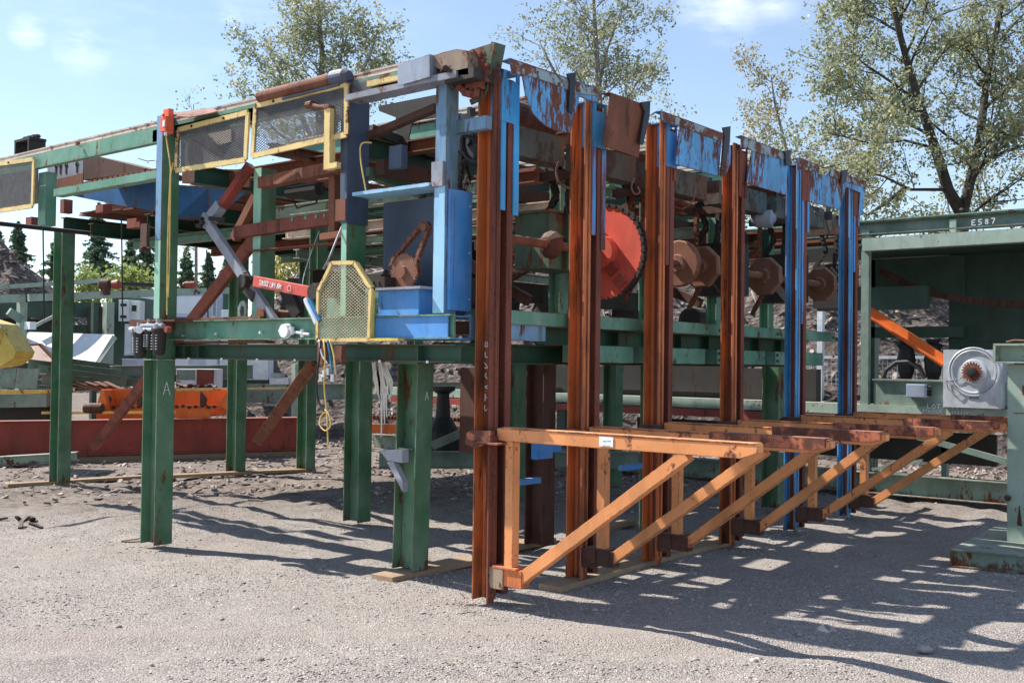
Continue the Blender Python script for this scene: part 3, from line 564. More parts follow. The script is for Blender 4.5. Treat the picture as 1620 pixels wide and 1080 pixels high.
# ------------------------------------------------ chain runs of the deck (front to back) with their tracks
DX = [5.36, 6.62, 7.62, 8.80, 10.0, 11.3]; YEND = 13.4
for i, x in enumerate(DX):
    b = MB(); z1 = 3.63; YE = 8.3 if i == 1 else YEND
    if i == 0:
        b.box(x-.06, x-.048, 5.0, YE+1.2, z1-.13, z1); b.box(x-.06, x+.0, 5.0, YE+1.2, z1-.142, z1-.13)
        run = part('chain_run', b, 'mid_green')
    else:
        b.ch((x-.03, 5.15, z1-.09), (x-.03, YE, z1-.09), .15, .05, (0, 0, 1), 1 if i % 2 else -1); b.ch((x+.07, 5.15, z1-.09), (x+.07, YE, z1-.09), .15, .05, (0, 0, 1), -1)
        run = part('chain_run', b, ['mid_green', 'mid_green', 'rust', 'mid_green', 'mid_green', 'rust'][i])
    b = MB(); b.box(x-.055, x+.1, 5.0, YE+1.2 if i == 0 else YE, z1, z1+.035); b.box(x-.06, x-.045, 5, YE+1.2 if i == 0 else YE, z1+.035, z1+.05); part('wear_track', b, 'deckrust', run)
    b = MB(); b.chain([(x+.02, 5.1, z1+.045), (x+.02, YE, z1+.045)], .08, .07, .008, (1, 0, 0)); part('chain', b, 'rust', run)
    if i:
        b = MB(); b.hb((x+.02, 5.3, 3.05), (x+.02, YE-.6, 3.05), .10, .12); b.box(x-.02, x+.06, 5.3, YE-.6, 3.105, 3.12); part('return_rail', b, ['', 'rust', 'mid_green', 'rust', 'mid_green', 'rust'][i])
# intermediate runs, lower and lighter; pale green rails have sunlight put into their colour
for (x, z, m_) in ((5.95, 3.25, 'rust'), (6.3, 2.95, 'pale_green'), (7.1, 2.88, 'deckrust'), (8.2, 2.92, 'pale_green'), (9.4, 2.9, 'pale_green'), (10.7, 2.78, 'rust')):
    b = MB(); b.hb((x, 5.5, z), (x, 8.2 if x < 7 else 9.0, z), .10, .10); part('tie_rail', b, m_)
for y in (6.15, 8.25, 10.4, 12.9): part('deck_joist', MB().hb((5.5 if y < 9 else 7.1, y, 3.2), (11.6, y, 3.2), .16, .12), 'green_web')
for y in (7.2, 9.3, 11.5): part('deck_joist', MB().hb((5.5 if y < 9 else 7.1, y, 3.31), (11.6, y, 3.31), .09, .09), 'rust')
r = random.Random(31)
for k in range(26):
    y = 6.9+k*.25; x_0 = 7.05+r.uniform(0, .2)
    if y < 7.6 or (y < 9.2 and r.random() < .35): continue
    part('deck_slat', MB().box(x_0, 12.7, y, y+(.19 if y < 8.2 else .262), 3.42+(k % 3)*.006, 3.435+(k % 3)*.006), 'rust')  # slat ends past the frame are unseen, added to shade the ground at right
for (xa, xb, ya, yb_) in ((7.8, 8.7, 5.3, 5.75), (9.0, 9.6, 5.6, 6.2), (10.2, 11.1, 5.3, 6.1), (8.9, 9.5, 6.7, 7.0)): part('deck_sheet', MB().box(xa, xb, ya, yb_, 3.45, 3.462), 'rust')
# ------------------------------------------------ sprocket shafts, z 2.51, y 5.2
ax = V((1, 0, 0)); YS, ZS = 5.2, 2.512
part('main_shaft', MB().cyl((5.9, YS, ZS), (12.1, YS, ZS), .036, 16), 'rust')
b = MB().gear((7.40, YS, ZS), ax, .385, 48, .03, .02); b.lathe((7.38, YS, ZS), ax, [(-.075, .115), (-.075, .14), (.075, .14), (.075, .07)], 20); g_ = part('big_sprocket', b, 'red_gear')
b = MB(); b.box(7.33, 7.37, YS-.21, YS-.13, ZS-.13, ZS-.05); 
b = MB()
for (a0, a1) in ((.14, .22), (.27, .36)):
    d = V((0, -.62, -.78)); s_ = V((0, .78, -.62)); p = V((7.36, YS, ZS)); b.sec(p+d*a0, p+d*a1, V((1, 0, 0)), s_, -.03, .0, -.05, .05)
part('hub_lug', b, 'red', g_)
b = MB(); pts = [(7.40, YS+.392*math.sin(t), ZS+.392*math.cos(t)) for t in np.linspace(-2.6, 2.9, 60)]; b.chain(pts, .036, .05, .006, (1, 0, 0)); part('chain', b, 'black', g_)
for (u, v, rr, hex_) in ((1073, 415, .215, 0), (1108, 422, .205, 1), (1208, 437, .205, 1), (1297, 450, .20, 1)):
    c = uy(u, v, YS); c.z = ZS
    b = MB().lathe(c, ax, [(-.05, .05), (-.05, .075), (-.02, .085), (-.018, rr*.94), (0, rr), (.04, rr), (.05, rr*.93), (.08, .06)], 8 if hex_ else 20, .35)
    b.lathe(c+V((.03, 0, 0)), ax, [(0, .1), (.12, .1)], 14); part('chain_sheave', b, 'drum')
# housing and half hidden sheave between the first two columns
c = uy(868, 386, YS); b = MB().lathe(V((c.x, YS, ZS)), ax, [(-.05, .05), (-.04, .065), (.0, .10), (.02, .11), (.05, .11), (.07, .08)], 12); part('drum_guard', b, 'darkrust')
A = uy(869, 335, 5.25); C_ = uy(903, 428, 5.25); b = MB(); b.box(A.x, C_.x+.2, 5.25, 5.6, C_.z, A.z); b.box(A.x-.03, C_.x+.2, 5.22, 5.62, A.z, A.z+.02); b.box(A.x+.18, A.x+.2, 5.2, 5.25, C_.z, A.z); b.box(A.x, C_.x+.2, 5.23, 5.25, C_.z+.25, C_.z+.27); part('gearbox', b, 'dirty_green')
part('shaft_support', MB().box(5.95, 9, 5.75, 5.85, 2.1, 2.26), 'black')
for (u, v) in ((1128, 425), (1228, 440), (1312, 452)): c = uy(u, v, YS+.1); part('bearing_block', MB().box(c.x, c.x+.32, YS-.12, YS+.3, ZS-.24, ZS+.27), 'black')
# small top sprockets with drooping chains behind the header
for i, (u, v, rr) in enumerate(((745, 225, .14), (885, 265, .11), (1005, 292, .10), (1122, 322, .12), (1228, 340, .12), (1310, 357, .12))):
    c = uy(u, v, 5.3); b = MB()
    b.lathe(c, ax, [(-.02, rr*.5), (-.02, rr), (.02, rr), (.02, rr*.5)], 20); b.lathe(c, ax, [(-.05, .03), (.06, .03)], 10); b.bar(c+V((0, 0, -.0)), c+V((0, 0, .25)), .06, .03, (1, 0, 0)); sp = part('top_sprocket', b, 'black' if i else 'rubber')
    x = c.x; b = MB(); b.chain([c+V((0, rr+.015, .0)), c+V((0, rr*.7, -rr*.8)), V((x, YS+.12, ZS+.42)), V((x, YS+.28, ZS+.2))], .055, .05, .009, (1, 0, 0)); part('chain', b, 'black', sp); b = MB(); b.chain([c+V((0, -rr-.01, .05)), c+V((0, -rr*.9, -rr*.5)), V((x, 5.2, c.z-.3)), V((x, YS+.02, ZS+.25))], .055, .05, .009, (1, 0, 0)); part('chain', b, 'black' if i != 2 else 'rust', sp)
    b = MB(); b.box(x-.14, x-.10, 5.05, 5.55, c.z-.12, c.z-.05) if i else b.box(x+.1, x+.14, 5.05, 5.5, c.z-.1, c.z); b.box(x+.06, x+.2, 5.0, 5.45, c.z-.1, c.z+.12); part('bearing_block', b, 'darkrust', sp)
c = uy(1205, 347, 5.0); part('pillow_motor', MB().lathe(c, (0.3, -1, 0), [(-.1, .05), (-.05, .08), (.1, .09), (.11, .06), (.14, .02)], 20), 'steel')
c = uy(808, 178, 5.35); b = MB(); b.lathe(c, ax, [(-.1, .1), (.5, .1)], 16); part('idler_roll', b, 'darkrust')
# ------------------------------------------------ lower frame
b = MB(); b.box(5.75, 11.45, YB, YB+.1, 1.865, 1.965); part('upper_tie_beam', b, 'mid_green')
b = MB()
for i in range(6):
    b.box(COLX[i][0]+.21, (COLX[i+1][0]-.005) if i < 5 else 11.3, YB+.005, YB+.16, 1.60, 1.735) if i not in (0, 5) else None
part('lower_tie_beam', b, 'mid_green')
b = MB(); b.hb((5.5, 5.25, 1.655), (11.2, 5.25, 1.655), .15, .14); part('lower_tie_beam', b, 'green_web')
b = MB(); b.ch((5.5, YB+.02, 1.835), (6.33, YB+.02, 1.835), .165, .06, (0, 0, 1), -1); part('channel_stub', b, 'blue_grey')
b = MB(); b.ch((6.5, 5.2, 1.80), (11.0, 5.2, 1.80), .14, .08, (0, 0, 1), 1)
for k in range(8): b.box(7+k*.5, 7.01+k*.5, 5.12, 5.2, 1.73, 1.87)
part('middle_beam', b, 'green_web')
XS = 5.33                                                 # the side frame
b = MB(); b.hb((XS+.06, 4.95, 1.65), (XS+.06, 8.42, 1.65), .125, .13)
for y in (5.3, 7.9, 8.1): b.box(XS+.0, XS+.05, y, y+.01, 1.6, 1.7)
part('side_beam', b, 'green_web')
b = MB(); b.ch((XS+.0, 4.95, 1.83), (XS+.0, 8.25, 1.83), .165, .055, (0, 0, 1), 1 if False else -1); sb = part('side_channel', b, 'mid_green')
for (u, v) in ((290, 531), (342, 528), (412, 526)):
    c = ux(u, v, XS-.03); part('bolt', MB().cyl(c+V((.03, 0, 0)), c-V((.01, 0, 0)), .012, 8), 'galv', sb)
b = MB(); b.box(XS-.01, XS+.02, 7.05, 8.4, 1.918, 1.935); b.box(XS, XS+.1, 7.0, 8.3, 1.722, 1.742); part('packing_strip', b, 'rust')
# gauge on the side channel
c = ux(448, 523, XS-.09); b = MB().cyl(c, c+V((.035, 0, 0)), .052, 20); gp = part('pressure_gauge', b, 'white'); b = MB().cyl(c+V((.035, 0, 0)), c+V((.05, 0, 0)), .058, 20); b.cyl(c+V((.04, 0, 0)), c+V((.04, -.26, -.03)), .012, 8); b.cyl(c+V((.04, 0, 0)), c+V((.04, .1, .0)), .01, 8); b.cyl(c+V((.03, -.07, .03)), c+V((.03, -.07, -.03)), .018, 8); b.cyl(c+V((.04, -.18, .01)), c+V((.04, -.18, -.05)), .016, 8); part('gauge_pipe', b, 'galv', gp)
# lifting eye on the channel
c = ux(383, 492, XS+.25); b = MB()
for t in range(16):
    a0, a1 = 2*math.pi*t/16, 2*math.pi*(t+1)/16
    f = lambda a, ry, rz: V((0, ry*math.cos(a), rz*math.sin(a)))
    b.prism([c+f(a0, .025, .045), c+f(a1, .025, .045), c+f(a1, .06, .09), c+f(a0, .06, .09)], (.015, 0, 0))
part('lifting_eye', b, 'pale_green')
# legs
def leg(u, v, z, ztop, mat='green', fl=.17, dep=.22, lean=(0, 0), x=None):
    c = uz(u, v, z); 
    p = V((c.x+fl/2, c.y+dep/2, z)); q = V((p.x+lean[0], p.y+lean[1], ztop)); b = MB().hb(p, q, dep, fl, (0, 1, 0), .012, .010); return part('leg', b, mat), p
l1, p1 = leg(652, 904.4, .0, 1.585, lean=(0, -.035))
b = MB(); b.box(p1.x-.08, p1.x-.006, p1.y-.09, p1.y+.09, .92, .93); part('stiffener', b, 'green', l1)
# little bracket welded on this leg
b = MB(); y = p1.y+.1; b.prism([ux(600, 712, 5.74), ux(636, 711, 5.74), ux(636, 732, 5.74), ux(612, 728, 5.74)], (.07, 0, 0)); b.prism([ux(612, 730, 5.75), ux(622, 730, 5.75), ux(638, 762, 5.75), ux(637, 778, 5.75)], (.05, 0, 0)); part('side_bracket', b, 'steel', l1)
l2, p2 = leg(244, 863, .0, 1.93); PL2 = p2
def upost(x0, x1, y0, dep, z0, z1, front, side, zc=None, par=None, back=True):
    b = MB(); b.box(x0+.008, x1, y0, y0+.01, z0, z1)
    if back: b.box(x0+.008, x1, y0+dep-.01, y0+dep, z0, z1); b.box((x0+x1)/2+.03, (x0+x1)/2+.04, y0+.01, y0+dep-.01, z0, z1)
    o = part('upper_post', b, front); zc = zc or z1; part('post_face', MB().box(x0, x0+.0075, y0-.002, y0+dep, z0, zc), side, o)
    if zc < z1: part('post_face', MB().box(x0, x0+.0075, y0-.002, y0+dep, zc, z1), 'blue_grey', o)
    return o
upost(PL2.x-.085, PL2.x+.085, PL2.y-.118, .085, 1.93, 3.67, 'green', 'sunlit_green', 2.6)
leg(566, 827, 0, 1.60); leg(91, 764, 0, 3.19); leg(372, 749, 0, 3.1); leg(484, 743, 0, 3.1)
b = MB(); part('leg', MB().hb((7.52, 5.95, 0), (7.52, 5.95, 1.6), .2, .17, (0, 1, 0)), 'darkrust'); 
for (x, y) in ((9.3, 5.9), (11.3, 5.6), (9.9, 8.2), (11.9, 8.2), (8.35, 5.3)):
    part('leg', MB().hb((x, y, 0), (x, y, 1.6), .2, .17, (0, 1, 0)), 'green')
for (x, y) in ((7.3, 5.6), (8.6, 5.55), (9.85, 5.55), (11.1, 5.6)):
    part('post', MB().hb((x, y, 1.75), (x, y, 3.1), .12, .12, (0, 1, 0)), 'mid_green')
b = MB(); b.box(6.2, 6.45, 5.5, 5.7, .9, 1.55); part('hanging_plate', b, 'darkrust')
for lg, pz in ((l1, p1), (l2, p2)):
    if lg is l1: part('cap_plate', MB().box(pz.x-.12, pz.x+.12, pz.y-.17, pz.y+.13, 1.572, 1.586), 'green', lg)
for k in range(7):
    y = 5.2+k*.47; part('bolt', MB().cyl((5.322, y, 1.60), (5.322, y, 1.583), .011, 7), 'galv')
for i in range(6):
    for z_ in (1.64, 1.70, 1.91): part('bolt', MB().cyl((COLX[i][1]+.05, YB-.012, z_), (COLX[i][1]+.05, YB+.001, z_), .012, 7), 'darkrust')
part('paint_scar', MB().box(PL2.x-.012, PL2.x-.0055, PL2.y-.06, PL2.y-.02, .25, .8), 'under_paint', l2)
# worn
# upper posts of the side frame
c = ux(547, 430, XS); p = V((XS+.09, c.y-.06, 1.92)); pB = upost(XS, XS+.19, c.y, .055, 1.92, 3.5, 'green', 'sunlit_green', 2.65)
b = MB(); yb = p.y+.058; b.prism([(XS-.008, yb-.006, 2.6), (XS-.008, yb-.006, 3.50), (XS+.05, yb-.006, 3.68), (XS+.13, yb-.006, 3.68), (XS+.2, yb-.006, 3.5), (XS+.2, yb-.006, 2.6)], (0, -.004, 0)); b.prism([(XS-.012, yb-.01, 2.6), (XS-.012, yb-.01, 3.5), (XS-.012, yb+.05, 3.58), (XS-.012, yb+.07, 3.5), (XS-.012, yb+.06, 2.6)], (.004, 0, 0)); part('post_face', b, 'darkblue', pB)
b = MB(); c = ux(543, 282, XS); b.box(XS-.02, XS+.03, c.y-.05, c.y+.06, 2.62, 2.78); part('grease_block', b, 'rust', pB)
c = ux(411, 400, 5.62); upost(5.62, 5.78, c.y, .10, 1.92, 3.2, 'green', 'sunlit_green')
b = MB(); cf = ux(686, 430, XS); yF = cf.y-.05; b.box(XS, XS+.12, yF-.05, yF+.05, 1.92, 3.52); pF = part('blue_post', b, 'blue_grey')
b = MB(); c = ux(690, 265, XS); b.box(XS-.02, XS-.001, yF-.04, yF+.065, 2.78, 2.95); part('clamp_plate', b, 'steel', pF)
# big blue side box
b = MB(); A = ux(684, 300, XS-.02); B3 = ux(684, 495, XS-.02); b.box(XS+.02, XS+.235, yF-.085, yF-.055, B3.z+.02, A.z)
sbx = part('side_box', b, 'blue'); part('seam_strip', MB().box(XS+.05, XS+.055, yF-.0885, yF-.0852, B3.z+.05, A.z-.05), 'blue_grey', sbx)
for z_ in (B3.z+.1, (A.z+B3.z)/2, A.z-.1): part('bolt', MB().cyl((XS+.21, yF-.085, z_), (XS+.21, yF-.091, z_), .007, 8), 'galv', sbx)
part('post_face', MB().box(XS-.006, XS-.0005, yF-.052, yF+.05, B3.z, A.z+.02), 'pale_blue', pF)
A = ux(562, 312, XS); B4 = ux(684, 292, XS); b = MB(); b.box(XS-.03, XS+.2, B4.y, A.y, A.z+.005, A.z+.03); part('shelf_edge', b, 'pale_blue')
b = MB(); b.box(XS+.32, XS+.335, yF+.05, 6.0, 1.92, A.z); b.box(XS+.335, XS+.34, yF+.05, 6.02, 1.92, A.z); part('back_panel', b, 'darkblue')
# chain drive on its blue stool
A = ux(594, 503, XS-.04); B5 = ux(708, 534, XS-.04); b = MB(); b.box(XS-.04, XS-.03, B5.y, A.y, B5.z, A.z); b.box(XS-.04, XS+.3, B5.y, A.y, A.z, A.z+.01); b.box(XS-.04, XS+.3, B5.y, A.y, B5.z-.012, B5.z); b.box(XS-.03, XS+.3, (A.y+B5.y)/2, (A.y+B5.y)/2+.01, B5.z, A.z); st = part('drive_stool', b, 'blue')
C5 = ux(599, 460, XS-.02); D5 = ux(662, 500, XS-.02); b = MB(); b.box(XS-.02, XS-.01, D5.y, C5.y, A.z+.01, C5.z); b.box(XS-.01, XS+.25, D5.y+.01, D5.y+.02, A.z+.01, C5.z); part('drive_stool', b, 'blue')
b = MB(); b.box(XS-.06, XS+.28, D5.y-.05, C5.y+.09, C5.z, C5.z+.018); part('stool_top', b, 'steel')
cg = ux(640, 430, XS+.1); b = MB().gear(cg, ax, .135, 36, .022, .014); b.lathe(cg-V((.03, 0, 0)), ax, [(-.01, .02), (-.01, .04), (.04, .045)], 16); gg = part('drive_sprocket', b, 'drum')
ct = ux(674, 360, XS+.1); b = MB(); b.chain([cg+V((0, .14, .05)), cg+V((0, .09, .11)), ct+V((0, .035, .02)), ct+V((0, 0, .04)), ct+V((0, -.035, .0)), cg+V((0, -.12, .07)), cg+V((0, -.14, -.03))], .036, .035, .006, (1, 0, 0)); b.lathe(ct, ax, [(-.03, .03), (.03, .03)], 10); part('drive_chain', b, 'rust', gg)
ca = ux(584, 452, XS+.0); b = MB(); b.box(XS-.02, XS+.12, ca.y-.18, ca.y+.10, C5.z+.02, C5.z+.1); 
for k in range(4): b.cyl((XS-.03, ca.y-.12+k*.06, C5.z+.06), (XS-.02, ca.y-.12+k*.06, C5.z+.06), .014, 8)
b.box(XS+.0, XS+.1, ca.y-.12, ca.y+.08, C5.z+.1, C5.z+.12); b.cyl((XS+.05, ca.y+.0, C5.z+.12), (XS+.05, ca.y-.12, C5.z+.13), .03, 10); part('gear_reducer', b, 'black')
# yellow mesh guard in front of the drive
XG = XS-.16; gp_ = [(526, 416), (561, 415.5), (587, 456), (584, 537), (502.5, 538), (504, 460)]; P = [ux(u, v, XG) for u, v in gp_]
b = MB()
for i in range(6): b.bar(P[i], P[(i+1) % 6], .02, .03, (1, 0, 0))
gd = part('drive_guard', b, 'yellow'); b = MB(); b.mesh_panel(P, .037, .62, .0029); part('guard_mesh', b, 'mesh_yellow', gd)
b = MB(); 
for i in (1, 2): b.sec(P[i], P[i+1], V((1, 0, 0)), V((0, 0, 1)), 0, .04, -.008, .008)
b.bar(P[3]+V((.02, 0, -.0)), P[3]+V((.02, -.3, 0)), .02, .06); part('guard_flange', b, 'strong_yellow', gd)
# ------------------------------------------------ mesh guards along the upper edge
XM = 5.26
def guard(pix, name='mesh_guard', cell=.03, w=.045, mat='yellow'):
    P = [ux(u, v, XM) for u, v in pix]; b = MB()
    for i in range(4): b.bar(P[i], P[(i+1) % 4], w, .02, (1, 0, 0)) if False else b.sec(P[i], P[(i+1) % 4], V((1, 0, 0)), (V((1, 0, 0)).cross((P[(i+1) % 4]-P[i]).normalized())), -.012+.0007*i, .004+.0007*i, -w/2, w/2)
    g_ = part(name, b, mat); b = MB().mesh_panel(P, .042, .5, .0042); part('guard_mesh', b, 'mesh_steel', g_)
    b = MB()
    for (t, s_) in ((.22, 0), (.68, 0)):
        c = P[0].lerp(P[1], t)+V((-.02, 0, .0)); part('bolt', MB().cyl(c, c+V((.02, 0, 0)), .012, 8), 'black', g_)
    return g_
guard([(282, 206), (393, 178), (389, 253), (279, 270)])
guard([(405, 168), (549, 133), (549, 213), (400, 247)])
guard([(-60, 268), (54, 252), (52, 326), (-60, 342)])
b = MB(); P = [ux(u, v, XM+.06) for u, v in ((500, 140), (549, 128), (549, 212), (500, 222))]; b.mesh_panel([ux(u, v, XM+.02) for u, v in ((549, 133), (600, 122), (600, 150), (549, 165))], .03, .5, .0042); b.mesh_panel([ux(u, v, XM+.05) for u, v in ((590, 135), (632, 126), (632, 140), (590, 150))], .03, .5, .004); part('guard_mesh', b, 'mesh_steel')
part('backing_plate', MB().prism([ux(u, v, 5.62) for u, v in ((286, 214), (388, 188), (388, 252), (286, 266))], (.006, 0, 0)), 'black'); part('backing_plate', MB().prism([ux(u, v, 5.58) for u, v in ((322, 206), (366, 196), (366, 224), (346, 230))], (.006, 0, 0)), 'deckrust'); part('backing_plate', MB().prism([ux(u, v, 5.62) for u, v in ((-70, 275), (60, 258), (60, 322), (-70, 338))], (.006, 0, 0)), 'black')
# upright yellow post with a rusty cap bracket
b = MB(); A = ux(519, 172, XM-.03); B_ = ux(521, 268, XM-.03); b.box(XM-.04, XM+.015, A.y-.035, A.y+.03, B_.z, A.z); b.box(XM-.04, XM+.0, A.y-.12, A.y-.035, B_.z-.0, B_.z+.045); yp = part('guard_post', b, 'yellow'); b = MB(); C_ = ux(490, 166, XM-.03); b.tube([C_, C_.lerp(A, .5)+V((0, 0, -.005)), A+V((0, 0, .01))], .018, 8); b.box(XM-.05, XM+.01, A.y-.03, A.y+.03, A.z, A.z+.02); b.cyl(C_+V((0, .03, -.0)), C_+V((0, -.03, .0)), .028, 10); part('cap_bracket', b, 'rust', yp)
# edge beam, angle brackets and loose plates on the upper edge
b = MB(); b.box(5.30, 5.312, 5.0, 8.6, 3.505, 3.60); b.box(5.30, 5.36, 5.0, 8.6, 3.495, 3.505); part('edge_beam', b, 'darkrust')
b = MB(); A = ux(630, 143, XM); B_ = ux(690, 128, XM); b.box(XM-.02, XM+.12, B_.y-.2, ux(549, 160, XM).y, B_.z-.01, B_.z+.035); part('edge_angle', b, 'steel')
b = MB(); P = [ux(u, v, XM-.01) for u, v in ((580, 128), (630, 118), (630, 127), (580, 138))]; b.prism(P, (.02, 0, 0)); part('edge_strip', b, 'yellow')
b = MB(); P = [ux(u, v, XM-.04) for u, v in ((629, 103), (679, 86), (679, 122), (629, 136))]; b.prism(P, (.006, 0, 0)); b.prism([P[1], P[2], P[2]+V((.2, 0, 0)), P[1]+V((.2, 0, 0))], (0, -.004, 0)); part('cover_panel', b, 'grey_panel')
b = MB(); P = [ux(u, v, XM-.06) for u, v in ((254, 184), (340, 172), (300, 191))]; b.prism([ux(256, 183, 5.2), ux(336, 172, 5.35), ux(345, 178, 5.2), ux(300, 187, 5.15)], (0, 0, .01)); part('loose_plate', b, 'redrust')
# rusty roller lying along the deck edge
A = ux(412, 154, XM+.0); B_ = ux(540, 122, XM+.0); part('rusty_roller', MB().tube([A, A.lerp(B_, .02), B_], .048, 20), 'rust')
b = MB(); b.lathe(B_, (0, -1, -.02), [(-.09, .05), (-.09, .058), (.0, .06), (.05, .056), (.09, .035)], 18); b.box(XM-.0, XM+.1, B_.y-.1, B_.y+.2, B_.z-.08, B_.z-.05); b.bar(A+V((0, -.3, -.06)), B_+V((0, .0, -.058)), .02, .05); part('roller_end', b, 'darkblue')
# head of the first chain run, sprocket cover and stop plate
b = MB(); pr = [(683, 90), (700, 83), (722, 78), (738, 80), (740, 96), (741, 118), (728, 119), (700, 112), (683, 104)]; P = [ux(u, v, XM+.0) for u, v in pr]; b.prism(P, (.12, 0, 0)); part('head_cover', b, 'steel_brown')
c = ux(722, 102, XM+.16); b = MB().lathe(c, ax, [(-.02, .085), (.10, .085)], 22); part('head_drum', b, 'rust')
c = ux(752, 118, 5.38); b = MB().gear(c, ax, .13, 14, .03, .03); b.chain([c+V((0, .14*math.cos(t), .14*math.sin(t))) for t in np.linspace(2.0, -2.2, 20)], .06, .06, .01, (1, 0, 0)); part('head_sprocket', b, 'redrust')
b = MB(); b.prism([ux(u, v, 5.46) for u, v in ((742, 80), (783, 67), (776, 105), (770, 125), (764, 128), (762, 100))], (.008, 0, 0)); b.prism([ux(783, 67, 5.455), ux(777, 66, 5.455), ux(770, 126, 5.455), ux(775, 108, 5.455)], (.10, -.01, 0)); b.prism([ux(u, v, 5.44) for u, v in ((752, 130), (768, 100), (772, 100), (771, 140), (762, 158), (745, 166), (742, 158), (756, 152), (762, 138))], (.012, 0, 0)); part('stop_plate', b, 'dirty_green')
b = MB(); A = ux(700, 128, XM); b.bar(ux(697, 112, XM), ux(720, 140, XM+.1), .03, .05); b.box(XM, XM+.2, A.y-.28, A.y-.02, A.z-.02, A.z+.05); b.cyl(ux(705, 108, XM-.03), ux(705, 108, XM+.02), .02, 8); b.cyl(ux(712, 112, XM-.03), ux(712, 112, XM+.02), .015, 8); part('bearing_block', b, 'black')
b = MB(); b.box(5.42, 5.48, yF-.33, yF-.04, 3.15, 3.24); b.box(XS+.14, XS+.9, yF-.05, yF+.05, 3.18, 3.3); part('post_bracket', b, 'blue_grey')
# big spoked handwheel like sprocket beside column one, seen edge on
c = ux(757, 222, 5.62); b = MB()
b.tube([c+V((0, .15*math.cos(t), .15*math.sin(t))) for t in np.linspace(0, 2*math.pi, 28)], .022, 8, caps=False); b.lathe(c, ax, [(-.04, .03), (.04, .03)], 10)
for t in (0.3, 1.9, 3.4, 5): b.bar(c, c+V((0, .15*math.cos(t), .15*math.sin(t))), .02, .015, (1, 0, 0))
part('rubber_wheel', b, 'rubber')
b = MB(); b.chain([c+V((0, .14, -.05)), V((5.62, 5.25, 2.6)), V((5.62, 5.3, 2.1))], .05, .045, .009, (1, 0, 0)); part('chain', b, 'black')
part('deck_gusset', MB().prism([ux(u, v, 5.9) for u, v in ((598, 168), (690, 150), (690, 186), (652, 192), (642, 240), (628, 240), (626, 186), (600, 176))], (.01, 0, 0)), 'black')
# struts between the deck and the side frame
def px(u, v, x): return ux(u, v, x)
b = MB(); b.bar(px(585, 205, 5.6), px(690, 247, 6.3), .07, .07); b.bar(px(545, 205, 5.4), px(585, 215, 5.6), .05, .06); part('cross_strut', b, 'black')
b = MB(); b.bar(px(578, 272, 5.5), px(690, 315, 6.5), .07, .07); part('cross_strut', b, 'green')
b = MB(); b.bar(px(585, 215, 5.5), px(692, 170, 5.5), .05, .06); part('sway_strut', b, 'darkrust')
b = MB(); b.bar(px(415, 290, 5.5), px(548, 262, 5.42), .09, .09); part('edge_rail', b, 'rust')
b = MB(); b.bar(px(375, 368, 5.6), px(530, 345, 5.6), .10, .07, oa=-.0); b.box(5.58, 5.66, 6.2, 7.6, 2.5, 2.51); part('valve_rail', b, 'redrust')
b = MB(); A = px(425, 362, 5.62)
for u in (468, 489, 506, 519): c = px(u, 350-(u-468)*.12, 5.6); b = MB(); b.box(5.57, 5.64, c.y-.03, c.y+.03, c.z-.02, c.z+.04); b.cyl(c+V((-.04, 0, .01)), c+V((.05, 0, .01)), .016, 8); part('solenoid_valve', b, 'mid_green')
b = MB(); b.bar(px(510, 375, 5.45), px(545, 370, 5.45), .05, .06); b.bar(px(530, 270, 5.5), px(530, 370, 5.5), .07, .07, (0, 1, 0)); part('side_strut', b, 'rust')
b = MB(); b.box(5.34, 5.40, 5.55, 5.78, px(588, 262, 5.4).z, px(588, 225, 5.4).z); A = px(583, 262, 5.3); b = MB(); b.box(5.5, 5.56, A.y-.13, A.y+.0, A.z, A.z+.17); part('junction_box', b, 'darkblue')
c = px(482, 302, 6.0); b = MB().lathe(c, (0, -1, 0), [(-.2, .06), (.2, .06)], 14); b.tube([c+V((0, .2, 0)), c+V((0, .1, -.14)), c+V((0, -.15, -.12)), c+V((0, -.25, .05))], .008, 6); part('air_cylinder', b, 'black')
# red switch and its conduit on leg two
c = px(264, 204, 5.16); b = MB(); b.box(5.14, 5.19, c.y-.055, c.y+.03, 3.49, 3.70); b.box(5.11, 5.14, c.y-.06, c.y+.025, 3.50, 3.63); b.cyl((5.12, c.y-.02, 3.64), (5.10, c.y-.02, 3.64), .014, 10); sw = part('limit_switch', b, 'redbox', bevel=.006); b = MB(); b.box(5.104, 5.11, c.y-.05, c.y-.02, 3.54, 3.59); part('switch_label', b, 'cabgrey', sw); b = MB(); b.cyl((5.14, c.y-.02, 3.50), (5.14, c.y-.02, 3.47), .016, 10); part('cable_gland', b, 'galv', sw)
b = MB(); b.tube([(5.14, c.y-.02, 3.47), px(268, 250, 5.13), px(270, 268, 5.13), px(267, 330, 5.13), px(265, 400, 5.13), px(264, 498, 5.13)], .007, 6); b.tube([px(274, 258, 5.13), px(270, 275, 5.13), px(268, 420, 5.13), px(266, 470, 5.13)], .006, 6); part('conduit', b, 'hose_yellow')
b = MB(); b.box(5.14, 5.17, PL2.y+.03, PL2.y+.13, 2.55, 2.75); b.cyl((5.12, PL2.y+.1, 2.53), (5.2, PL2.y+.1, 2.53), .02, 8); part('clamp_plate', b, 'darkrust')
# chalk mark A on leg two
l2l = PL2; b = chalk('A', (PL2.x-.03, PL2.y-.1135, 1.28), (1, 0, 0), (0, 0, 1), .11, (0, -1, 0), .005); part('chalk_mark', b, 'white_paint', l2)
b = chalk('A', (p1.x-.0, p1.y-.136, 1.30), (1, 0, 0), (0, 0, 1), .06, (0, -1, 0), .004); part('chalk_mark', b, 'white_paint', l1)
# red scars
b = MB(); b.box(PL2.x-.085-.003, PL2.x-.0851, PL2.y-.111, PL2.y-.1085, .2, .75)
